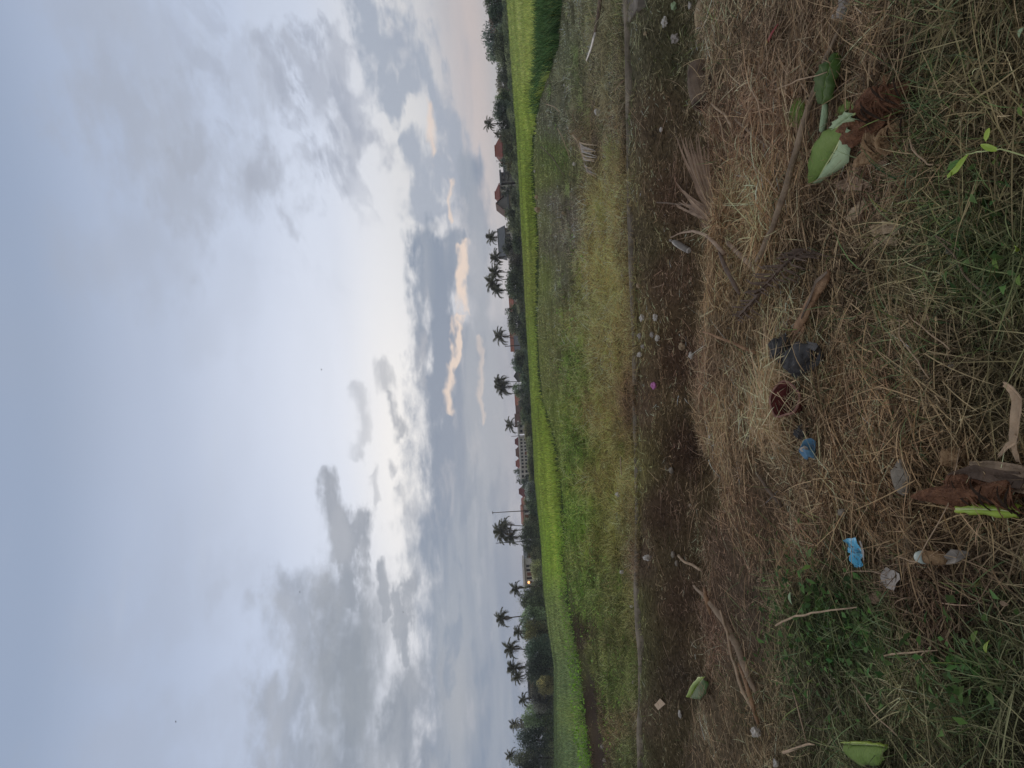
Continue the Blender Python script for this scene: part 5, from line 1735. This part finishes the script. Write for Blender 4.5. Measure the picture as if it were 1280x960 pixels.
def sheet(name, quad, m, label, cat='scrap', lifts=(.02, .05, .05, .02), n=7, amp=.008, root=None, seed=3):
    c = [G(p[0], p[1], LIFT + l) for p, l in zip(quad, lifts)]
    vs, fs = [], []
    for i in range(n):
        for j in range(n):
            s_, t = i / (n - 1), j / (n - 1)
            p = c[0].lerp(c[1], s_).lerp(c[3].lerp(c[2], s_), t)
            z = amp * math.sin(s_ * 5 + seed) * math.cos(t * 4 + seed * 2) * 1.5 + random.uniform(-amp, amp) * .5
            vs.append(p + Vector((random.uniform(-amp, amp) * .5, random.uniform(-amp, amp) * .5, z)))
    for i in range(n - 1):
        for j in range(n - 1): fs.append((i * n + j, i * n + j + 1, (i + 1) * n + j + 1, (i + 1) * n + j))
    if root: return part(name, MB().add(vs, fs), M[m], root, th=.0012), c
    return single(name, MB().add(vs, fs), M[m], label, cat, th=.0012), c


# husks right of the leaf
def husk(px, py, wpx, hpx, mm, label, seed, n=9):
    c = gp(px, py)
    s_ = px2m(c, 1)
    o = empty('coconut_husk', c, label, 'husk')
    part('husk_body', lump(c + Vector((0, 0, .02)), (wpx * s_ * .92, hpx * s_ * 1.5, hpx * s_ * .6), seed, .36, .2, .35, 4), M[mm], o)
    for i in range(n):
        t = (i - n / 2) / n
        a_ = c + Vector((-wpx * s_ * random.uniform(.2, .5), -hpx * s_ * .5 + t * .25 + random.uniform(-.04, .04), .05 + t * .05))
        b_ = c + Vector((wpx * s_ * random.uniform(.2, .5), -hpx * s_ * .3 + t * .35 + random.uniform(-.06, .06), .05 + random.uniform(-.02, .05)))
        part('fibre_strip', MB().strip(bez(a_, (a_ + b_) / 2 + Vector((0, random.uniform(-.06, .04), random.uniform(.03, .08))), b_, 7), [.003, .008, .012, .012, .011, .007, .003], curl=.3), M[mm if i % 4 else 'husk_in'], o, th=.002)
    return o
husk(1102, 141, 46, 56, 'husk', 'red brown shredded husk right of the banana leaf', 4, 26)
husk(1110, 180, 30, 42, 'husk_tan', 'tan rotten husk with a ring shaped face below the red brown one', 9, 12)
c = gp(1110, 178, .12)
single('husk_ring', MB().tube([c + Vector((math.cos(t) * .045, -.02 + math.sin(t) * .02, .01 + math.sin(t) * .03)) for t in np.linspace(0, 6.28, 18)], .010, 6), M['husk_tan'], 'round tan ring on the face of the rotten husk', 'husk', smooth=True)
scrap('dry_leaf', 1113, 101, 12, 10, 'husk_tan', 'small orange brown dry leaf above the red brown husk', 'leaf', 5)
husk(1235, 612, 36, 74, 'husk', 'rusty brown husk at the near edge above the green strip', 14, 20)
scrap('dry_husk', 1204, 572, 24, 24, 'husk_tan', 'pale yellow brown fluffy husk near the near edge', 'husk', 8)
for i, (p, w_, mm, lb) in enumerate([([(1190, 596), (1225, 590), (1282, 600)], [8, 14, 16], 'darkfrond', 'dark brown curled bark strip above the rusty husk'),
                                     ([(1215, 578), (1245, 582), (1285, 590)], [4, 8, 12], 'stick', 'grey brown bark strip next to the pale forked sheath'),
                                     ([(1215, 604), (1250, 606), (1285, 612)], [4, 7, 8], 'leaf_brown', 'thin brown bark strip between the rusty husk and the dark strip')]):
    P_ = path([(a_, b_, .06) for a_, b_ in p])
    Q_ = finer(P_, 3, .004)
    single('bark_strip', MB().strip(Q_, [px2m(P_[0], x_) for x_ in np.interp(np.linspace(0, 1, len(Q_)), [0, .5, 1], w_)], curl=.35), M[mm], lb, 'bark', th=.004)
sh = empty('banana_sheath', gp(1274, 530), 'pale pinkish forked sheath at the near edge', 'sheath')
for p, w_ in (([(1256, 480, .08), (1268, 487, .1), (1277, 500, .1), (1274, 530, .1), (1271, 556, .08), (1278, 578, .05)], [5, 9, 16, 15, 13, 10]), ([(1274, 548, .09), (1262, 558, .08), (1250, 570, .04)], [9, 6, 4])):
    P_ = finer(path(p), 3, .002)
    part('sheath_strip', MB().strip(P_, [px2m(P_[0], x_) for x_ in np.interp(np.linspace(0, 1, len(P_)), np.linspace(0, 1, len(w_)), w_)], curl=.3), M['palestick'], sh, th=.003)

# bag, pot, cup, wrapper, paper, bottle
bg_ = empty('plastic_bag', gp(1000, 444), 'crumpled black plastic bag lying in the straw', 'bag')
c = gp(1006, 448)
s_ = px2m(c, 1)
part('bag_body', lump(c + Vector((0, .0, .02)), (34 * s_, 50 * s_, 24 * s_), 2.3, .24, .3, .3, 4, hf=.3), M['black_plastic'], bg_)
c2_ = gp(982, 436)
part('bag_neck', lump(c2_ + Vector((0, 0, .03)), (30 * s_, 30 * s_, 24 * s_), 5.1, .22, .8, .2, 4, hf=.25), M['black_plastic'], bg_)
part('bag_handle', MB().strip(path([(1012, 430, .12), (1024, 432, .14), (1031, 444, .08), (1020, 458, .06)]), [.03, .05, .05, .02], curl=.4), M['black_plastic'], bg_, th=.002)

pt = empty('maroon_bowl', gp(991, 500), 'maroon plastic bowl half buried under straw stalks', 'bowl')
c = gp(991, 502)
def lathe(prof, n=28, wob=.0, M3=None, c=Vector()):
    vs, fs = [], []
    for r_, z_ in prof:
        for k in range(n):
            th = 2 * math.pi * k / n
            q = Vector((math.cos(th) * r_ * (1 + wob * math.sin(3 * th + 1)), math.sin(th) * r_, z_ + wob * .06 * math.sin(2 * th)))
            vs.append((M3 @ q if M3 else q) + c)
    for i in range(len(prof) - 1):
        for k in range(n): fs.append((i * n + k, i * n + (k + 1) % n, (i + 1) * n + (k + 1) % n, (i + 1) * n + k))
    return MB().add(vs, fs)
T3 = Matrix.Rotation(math.radians(34), 3, 'X') @ Matrix.Rotation(math.radians(14), 3, 'Y')
part('bowl_body', lathe([(.0, -.07), (.05, -.07), (.07, -.05), (.085, .0), (.094, .035)], 30, .16, T3, c + Vector((0, 0, .02))), M['maroon'], pt, True, .004)
part('rim', lathe([(.092, .03), (.100, .036), (.100, .042), (.090, .042)], 30, .16, T3, c + Vector((0, 0, .02))), M['maroon_rim'], pt, True, .003)

cu = empty('blue_cup', gp(1017, 562), 'crushed dull blue plastic cup lying left of the maroon bowl', 'cup')
c = gp(1019, 563)
part('cup_body', lathe([(.018, -.04), (.028, -.03), (.035, .0), (.040, .03)], 14, .35, Matrix.Rotation(1.1, 3, 'Y') @ Matrix.Rotation(.5, 3, 'X'), c + Vector((0, 0, .035))), M['blue_dull'], cu, False, .003)
part('torn_label', lump(c + Vector((.01, -.01, .06)), (.03, .02, .03), 6, .4), M['white'], cu)
scrap('dark_scrap', 1008, 540, 14, 16, 'black_plastic', 'small dark grey plastic shred above the crushed blue cup', 'scrap', 3)

wr = empty('blue_wrapper', gp(1068, 690), 'bright blue torn wrapper with dark print', 'wrapper')
_, cc = sheet('foil', [(1054, 675), (1071, 672), (1079, 692), (1062, 690)], 'blue', '', root=wr, seed=1)
sheet('foil', [(1062, 690), (1079, 692), (1079, 708), (1069, 709)], 'blue', '', root=wr, seed=2, lifts=(.05, .05, .02, .02))
for (a_, b_) in [(1066.5, 684), (1069, 691), (1072, 699), (1069, 696), (1074, 687)]:
    q = G(a_, b_, LIFT + .062)
    mb = MB()
    mb.add([q + Vector((-.006, 0, 0)), q + Vector((.004, -.002, .001)), q + Vector((.006, .012, .001)), q + Vector((-.003, .014, 0))], [(0, 1, 2, 3)])
    part('print_mark', mb, M['ink'], wr, th=.0006)
part('torn_corner', MB().strip(path([(1075, 676, .07), (1079, 688, .07), (1080, 700, .05)]), [.02, .022, .012]), M['greypaper'], wr, th=.001)

sheet('paper_scrap', [(1108, 709), (1125, 717), (1118, 737), (1098, 731)], 'greypaper', 'square grey white paper scrap below the bright blue wrapper', 'paper', seed=4)
bt = empty('torn_bottle', gp(1165, 696), 'small torn bottle with pale cap end and brown stained body', 'bottle')
ax = finer(path([(1147, 696, .03), (1163, 697, .03), (1184, 698, .03)]), 3)
part('cap', MB().tube(ax[:3], [.020, .026, .026], 12), M['cyanwhite'], bt, True)
part('bottle_body', MB().tube(ax[2:], [.024, .027, .028, .027, .02], 12, jit=.05), M['husk_tan'], bt, True)
part('torn_shoulder', MB().strip(path([(1186, 700, .05), (1198, 695, .06), (1212, 692, .03)]), [.03, .05, .015], curl=.4), M['clear'], bt, th=.002)

# stones
def stone(px, py, w_, h_, lb, seed, m='stone', rz=0, lift=.03, cat='stone'):
    c = G(px, py, lift)
    s_ = px2m(c, 1)
    return single('stone', lump(c, (w_ * s_, h_ * s_ * 1.2, h_ * s_ * .8), seed, .16, rz, 0, 3), M[m], lb, cat, smooth=True)
stone(1128, 597, 36, 24, 'oblong grey stone lying in straw in the middle foreground', 3, lift=.07, rz=.2)
stone(1053, 641, 9, 10, 'small grey stone right of the bright blue wrapper', 7, lift=.08)
stone(840, 588, 8, 7, 'small pale grey stone in the darkest part of the ditch', 8)
stone(842, 693, 8, 6, 'pale grey stone at the tip of the yellowish stick', 11)
stone(846, 704, 7, 5, 'smaller pale grey stone just left of the yellowish stick tip', 12)
# litter in the ditch and on the strip
LIT = [('plastic_scrap', 804, 397, 8, 8, 'white', 'round white lump nearest the kerb in the ditch litter group'),
       ('plastic_scrap', 821, 397, 8, 9, 'white', 'round white lump with a dark middle beside the one nearest the kerb'),
       ('plastic_scrap', 801, 420, 7, 7, 'greypaper', 'greyish white lump close behind the kerb side cluster'),
       ('plastic_scrap', 805, 433, 6, 5, 'greypaper', 'small greyish scrap in the middle of the white cluster'),
       ('plastic_scrap', 801, 443, 8, 6, 'white', 'white scrap at the left end of the white cluster'),
       ('plastic_scrap', 817, 418, 7, 7, 'greypaper', 'pale scrap tangled under a dry stem in the ditch'),
       ('plastic_scrap', 824, 423, 8, 8, 'white', 'bright white lump nearest the viewer in the ditch cluster'),
       ('plastic_scrap', 865, 444, 7, 9, 'white', 'white scrap at the foot of the straw lip'),
       ('plastic_scrap', 855, 433, 12, 9, 'leaf_tan', 'buff crumpled leaf just right of the white scrap under the lip'),
       ('plastic_scrap', 799, 357, 6, 6, 'leaf_tan', 'pale scrap leaning on the kerb right of the white cluster'),
       ('plastic_flower', 819, 482, 9, 9, 'pink', 'bright pink crumpled piece alone in the ditch'),
       ('plastic_scrap', 833, 27, 9, 11, 'white', 'crumpled white plastic nearest the kerb at the right'),
       ('plastic_scrap', 848, 48, 13, 10, 'greypaper', 'larger crumpled grey plastic at the right of the ditch'),
       ('plastic_scrap', 844, 8, 8, 8, 'leaf_pale', 'pale green scrap at the right edge of the ditch'),
       ('plastic_scrap', 864, 6, 6, 8, 'white', 'small white scrap beside the curved grey sheet'),
       ('plastic_scrap', 808, 42, 6, 4, 'leaf_tan', 'small buff flake near the kerb at the right'),
       ('plastic_scrap', 829, 162, 6, 5, 'white', 'small white fleck in the ditch below the small white bottle'),
       ('plastic_scrap', 812, 697, 14, 6, 'white', 'curved white plastic shell in the ditch on the left'),
       ('plastic_scrap', 851, 893, 5, 8, 'white', 'small white torn scrap beside the buff card'),
       ('plastic_scrap', 949, 915, 16, 10, 'white', 'white oval plastic piece half under straw at lower left'),
       ('plastic_scrap', 972, 954, 8, 8, 'white', 'small white piece near the left edge of the straw'),
       ('plastic_scrap', 943, 856, 10, 7, 'greypaper', 'pale torn piece at the end of the thick fallen branch'),
       ('plastic_scrap', 930, 189, 7, 10, 'white', 'pale crumpled scrap near the upright dry stand'),
       ('plastic_scrap', 1062, 6, 22, 24, 'greypaper', 'pale grey torn sheet at the upper right of the bank'),
       ('plastic_scrap', 1049, 21, 12, 9, 'white', 'small white scrap below the pale grey torn sheet'),
       ('plastic_scrap', 1194, 314, 18, 10, 'greypaper', 'pinkish grey scrap beside the green tuft'),
       ('plastic_scrap', 1192, 457, 7, 8, 'white', 'small white fleck in the straw above the pale forked sheath'),
       ('plastic_bag', 749, 140, 10, 9, 'white', 'small white bag lying beyond the kerb at the right'),
       ('carton', 719, 205, 6, 4, 'white', 'small white carton by the pale grey dead frond'),
       ('plastic_scrap', 706, 106, 3, 3, 'white', 'tiny white fleck on the grey strip at the right'),
       ('plastic_bag', 675, 262, 12, 6, 'leaf_tan', 'pale crumpled sack lying at the paddy edge'),
       ('plastic_bag', 672, 246, 6, 5, 'leaf_tan', 'smaller pale sack just right of the crumpled sack'),
       ('plastic_scrap', 706, 266, 7, 5, 'leaf_tan', 'buff scrap on the strip nearer than the pale sack'),
       ('plastic_scrap', 669, 214, 3, 2.5, 'white', 'tiny white fleck at the paddy edge'),
       ('plastic_scrap', 779, 344, 5, 5, 'white', 'round white scrap sitting just behind the kerb'),
       ('plastic_bag', 774, 618, 8, 6, 'white', 'small white bag behind the kerb left of the yellow cane'),
       ('plastic_scrap', 779, 715, 8, 4, 'white', 'thin white scrap in the weeds behind the kerb'),
       ('plastic_scrap', 791, 758, 6, 3, 'white', 'sliver of white plastic leaning behind the kerb on the left'),
       ('plastic_scrap', 792, 853, 3.5, 3, 'white', 'tiny white fleck on the kerb at the left'),
       ('plastic_scrap', 754, 933, 5, 4, 'greypaper', 'grey white scrap in the brown channel at far left'),
       ('plastic_scrap', 757, 950, 6, 4, 'greypaper', 'larger grey white scrap at the left end of the brown channel')]
for i, (nm, px, py, w_, h_, m, lb) in enumerate(LIT):
    # sizes are given as (along the kerb, up the view)
    scrap(nm, px, py, h_ * .85, w_ * .65, m, lb, 'scrap' if nm != 'plastic_bag' else 'bag', i * 1.3 + 2, lift=.03 if px < 880 else None)
cb = gp(825, 881, .03)
sheet('card', [(818, 881), (826, 873), (832, 880), (823, 888)], 'card', 'small square buff card lying in the ditch on the left', 'card', lifts=(-.02, .0, -.01, -.03), amp=.002)
cl = empty('clear_bottle', G(850, 306, .05), 'clear plastic bottle lying in the ditch under the dead frond', 'bottle')
ax = [G(838, 300, .06), G(842, 302, .06), G(846, 304, .05), G(858, 311, .05), G(861, 313, .05)]
part('bottle_body', MB().tube(finer(ax[1:], 2), [.022, .03, .036, .037, .036, .036, .034], 14, jit=.03), M['clear'], cl, True)
part('cap', MB().tube([ax[0], ax[0].lerp(ax[1], .5)], [.014, .014], 10), M['greypaper'], cl)
part('bottle_base', MB().tube([ax[4], ax[4] + (ax[4] - ax[3]).normalized() * .012], [.035, .028], 14), M['white'], cl)

# hollow log and curved sheet by the right of the lip
lg = empty('hollow_log', G(878, 106, .05), 'short grey brown log sunk in the bank at the right', 'log')
a_, b_ = at(874, 82, 6.15), at(880, 131, 6.05)
Q_ = finer([a_, b_], 6, .004)
part('log_body', MB().tube(Q_, [.085, .10, .104, .106, .102, .10, .09], 18, jit=.03), M['darkstick'], lg, False)
part('rotten_end', MB().tube([b_ + Vector((-.001, 0, 0)), b_ + Vector((-.02, 0, 0))], [.072, .055], 12, jit=.1), M['husk_in'], lg)
cs = empty('curved_sheet', at(888, 14, 6.2), 'curved grey tan sheath standing at the right edge of the lip', 'sheath')
vs, fs = [], []
for i in range(12):
    for j in range(9):
        t = j / 8 * 2.6 - 1.3
        u = i / 11
        p = at(870 + 34 * (j / 8), 36 - 62 * u, 6.2)
        vs.append(p + Vector((0, -math.cos(t) * .10 * math.sin(min(1, u * 1.6 + .25) * 1.57), .02 * math.sin(u * 7))))
for i in range(11):
    for j in range(8): fs.append((i * 9 + j, i * 9 + j + 1, (i + 1) * 9 + j + 1, (i + 1) * 9 + j))
part('shell', MB().add(vs, fs), M['leaf_tan'], cs, True, .004)
part('rim', MB().tube([Vector(vs[j]) for j in range(9)], .006, 5), M['greypaper'], cs, True)
rw = empty('red_wrapper', gp(964, 44), 'thin red wrapper with a yellow tip near the upper right of the bank', 'wrapper')
Q_ = finer(path([(973, 30, .03), (965, 42, .04), (960, 52, .03)]), 2)
part('foil', MB().tube(Q_, [.008, .012, .014, .013, .011], 8, .5), M['redwrap'], rw)
part('tip', MB().tube(path([(960, 51, .035), (957, 57, .03)]), [.011, .006], 8, .5), M['yellow'], rw)

# dry leaves on the bank
for (mid, l, r, lb, mm) in [([(1045, 232), (1060, 229), (1076, 228), (1090, 232)], [(1047, 236), (1060, 238), (1076, 237), (1089, 233)], [(1046, 228), (1060, 221), (1076, 221), (1090, 230)], 'long brown dry leaf below the tip of the banana leaf', 'leaf_brown'),
                           ([(1058, 276), (1070, 264), (1084, 252)], [(1055, 272), (1066, 260), (1080, 250)], [(1062, 278), (1075, 268), (1088, 255)], 'pale tan folded dry leaf left of the long brown one', 'leaf_tan'),
                           ([(1088, 290), (1105, 284), (1126, 286)], [(1090, 296), (1105, 292), (1124, 292)], [(1088, 283), (1105, 277), (1128, 280)], 'crumpled tan dry leaf nearest the yellow green grass', 'leaf_tan'),
                           ([(1092, 304), (1108, 300), (1122, 302)], [(1092, 308), (1108, 306), (1122, 307)], [(1092, 299), (1108, 295), (1122, 297)], 'small curled dry leaf beneath the crumpled tan one', 'leaf_tan'),
                           ([(1086, 203), (1098, 200), (1112, 202)], [(1086, 208), (1098, 208), (1112, 206)], [(1086, 199), (1098, 193), (1112, 197)], 'brown dry leaf just under the rotten tan husk', 'leaf_brown'),
                           ([(914, 285), (922, 300), (916, 312)], [(910, 286), (917, 300), (913, 312)], [(918, 284), (928, 300), (920, 313)], 'small orange tan leaf caught in the straw by the dead frond', 'husk_tan'),
                           ([(1090, 742), (1094, 748), (1098, 752)], [(1086, 744), (1088, 750), (1094, 756)], [(1096, 738), (1100, 744), (1102, 750)], 'round brown dry leaf under the grey paper scrap', 'leaf_brown')]:
    rib_leaf('dry_leaf', mid, l, r, lb, 'leaf', mm, mm, rib=mm, lifts=[.025] * len(mid), bow=-.006, ribr=.0015)
# sprig with bright leaves, and round leaves near the green tuft
sp = empty('green_sprig', gp(1230, 190), 'sprig with three bright yellow green leaves trailing over the straw', 'sprig')
part('stem', MB().tube(finer(path([(1284, 196, .07), (1250, 187, .09), (1228, 189, .09), (1208, 193, .08)]), 3, .002), .0022, 5), M['leaf_midrib'], sp)
for (m, w_) in (([(1211, 193), (1204, 202), (1197, 211), (1185, 221)], 8), ([(1238, 160), (1236, 167), (1232, 175)], 9), ([(1226, 181), (1236, 184), (1247, 187)], 7)):
    P_ = finer(path([(a_, b_, .09) for a_, b_ in m]), 2)
    ww = px2m(P_[0], w_)
    part('leaf', MB().strip(P_, [ww * math.sin(math.pi * (i + .35) / (len(P_) + .2)) for i in range(len(P_))], curl=.15), M['leaf_bright'], sp, th=.001)
for (x_, y_, w_, lb, mm) in [(1247, 328, 13, 'round green leaf in the middle of the green tuft', 'leaf_green'), (1273, 310, 12, 'bright green pointed leaf at the right of the green tuft', 'leaf_bright'), (1276, 350, 12, 'dull green leaf at the near edge of the green tuft', 'leaf_green'),
                             (1279, 137, 12, 'green leaf at the near edge level with the husks', 'leaf_green'), (1236, 808, 14, 'bright green oval leaf among the weeds at lower left', 'leaf_bright'), (1220, 796, 13, 'round dark green leaf beside the bright oval leaf', 'leaf_green'),
                             (1256, 754, 9, 'round brown leaf above the weeds at lower left', 'leaf_brown'), (1277, 41, 10, 'grey green leaf at the upper right near edge', 'leaf_pale'), (990, 748, 14, 'pale green curled leaf at the top of the dark weeds', 'leaf_pale')]:
    c = gp(x_, y_, .12)
    ww = px2m(c, w_)
    dv = Vector((random.uniform(-1, 1), random.uniform(-.5, .5), random.uniform(-.1, .3))).normalized() * ww
    P_ = bez(c - dv * .5, c + Vector((0, 0, .01)), c + dv * .5, 7)
    single('small_leaf', MB().strip(P_, [ww * .62 * math.sin(math.pi * (i + .3) / 6.6) for i in range(7)], curl=.15), M[mm], lb, 'leaf', th=.001)
# curled yellow leaves beyond the kerb
for i, (x_, y_, lb) in enumerate([(722, 146, 'curled pale leaf nearest the paddy beyond the kerb'), (716, 158, 'pale yellow curled leaf in the dark clump beyond the kerb'), (728, 166, 'long pale curled leaf hanging toward the kerb')]):
    c = G(x_, y_, .22)
    P_ = [c + Vector((math.cos(t * 1.3 + i) * .16, 0.05 * t, .10 * math.sin(t * 1.6))) for t in np.linspace(0, 3, 9)]
    single('dry_leaf', MB().strip(P_, [.02, .05, .06, .06, .06, .05, .04, .03, .01], curl=.2), M['leaf_tan'], lb, 'leaf', th=.002)

# birds, far up in the evening sky
def bird(px, py, D, span, lb, bank):
    c = at(px, py, D)
    o = empty('bird', c, lb, 'bird')
    q = span
    part('body', MB().tube([c + Vector((-.35 * q, 0, 0)), c + Vector((-.12 * q, 0, .02 * q)), c + Vector((.1 * q, 0, .02 * q)), c + Vector((.25 * q, 0, .03 * q)), c + Vector((.36 * q, 0, .02 * q))], [.015 * q, .06 * q, .07 * q, .05 * q, .01 * q], 8), M['black_plastic'], o, True)
    for s_ in (-1, 1):
        part('wing', MB().strip([c + Vector((.05 * q, s_ * .04 * q, .02 * q)), c + Vector((.08 * q, s_ * .28 * q, (.12 + bank * s_) * q)), c + Vector((-.05 * q, s_ * .5 * q, (.02 + bank * 2 * s_) * q))], [.2 * q, .16 * q, .03 * q]), M['black_plastic'], o, th=.01)
bird(375, 740, 120, .55, 'small dark bird in front of the big grey cloud', .05)
bird(402, 462, 130, .5, 'small dark bird above the bright break in the clouds', -.04)
bird(220, 902, 90, .45, 'small dark bird alone high in the left of the sky', .08)
bird(504, 765, 140, .5, 'small dark bird low in the grey cloud at the left', .02)
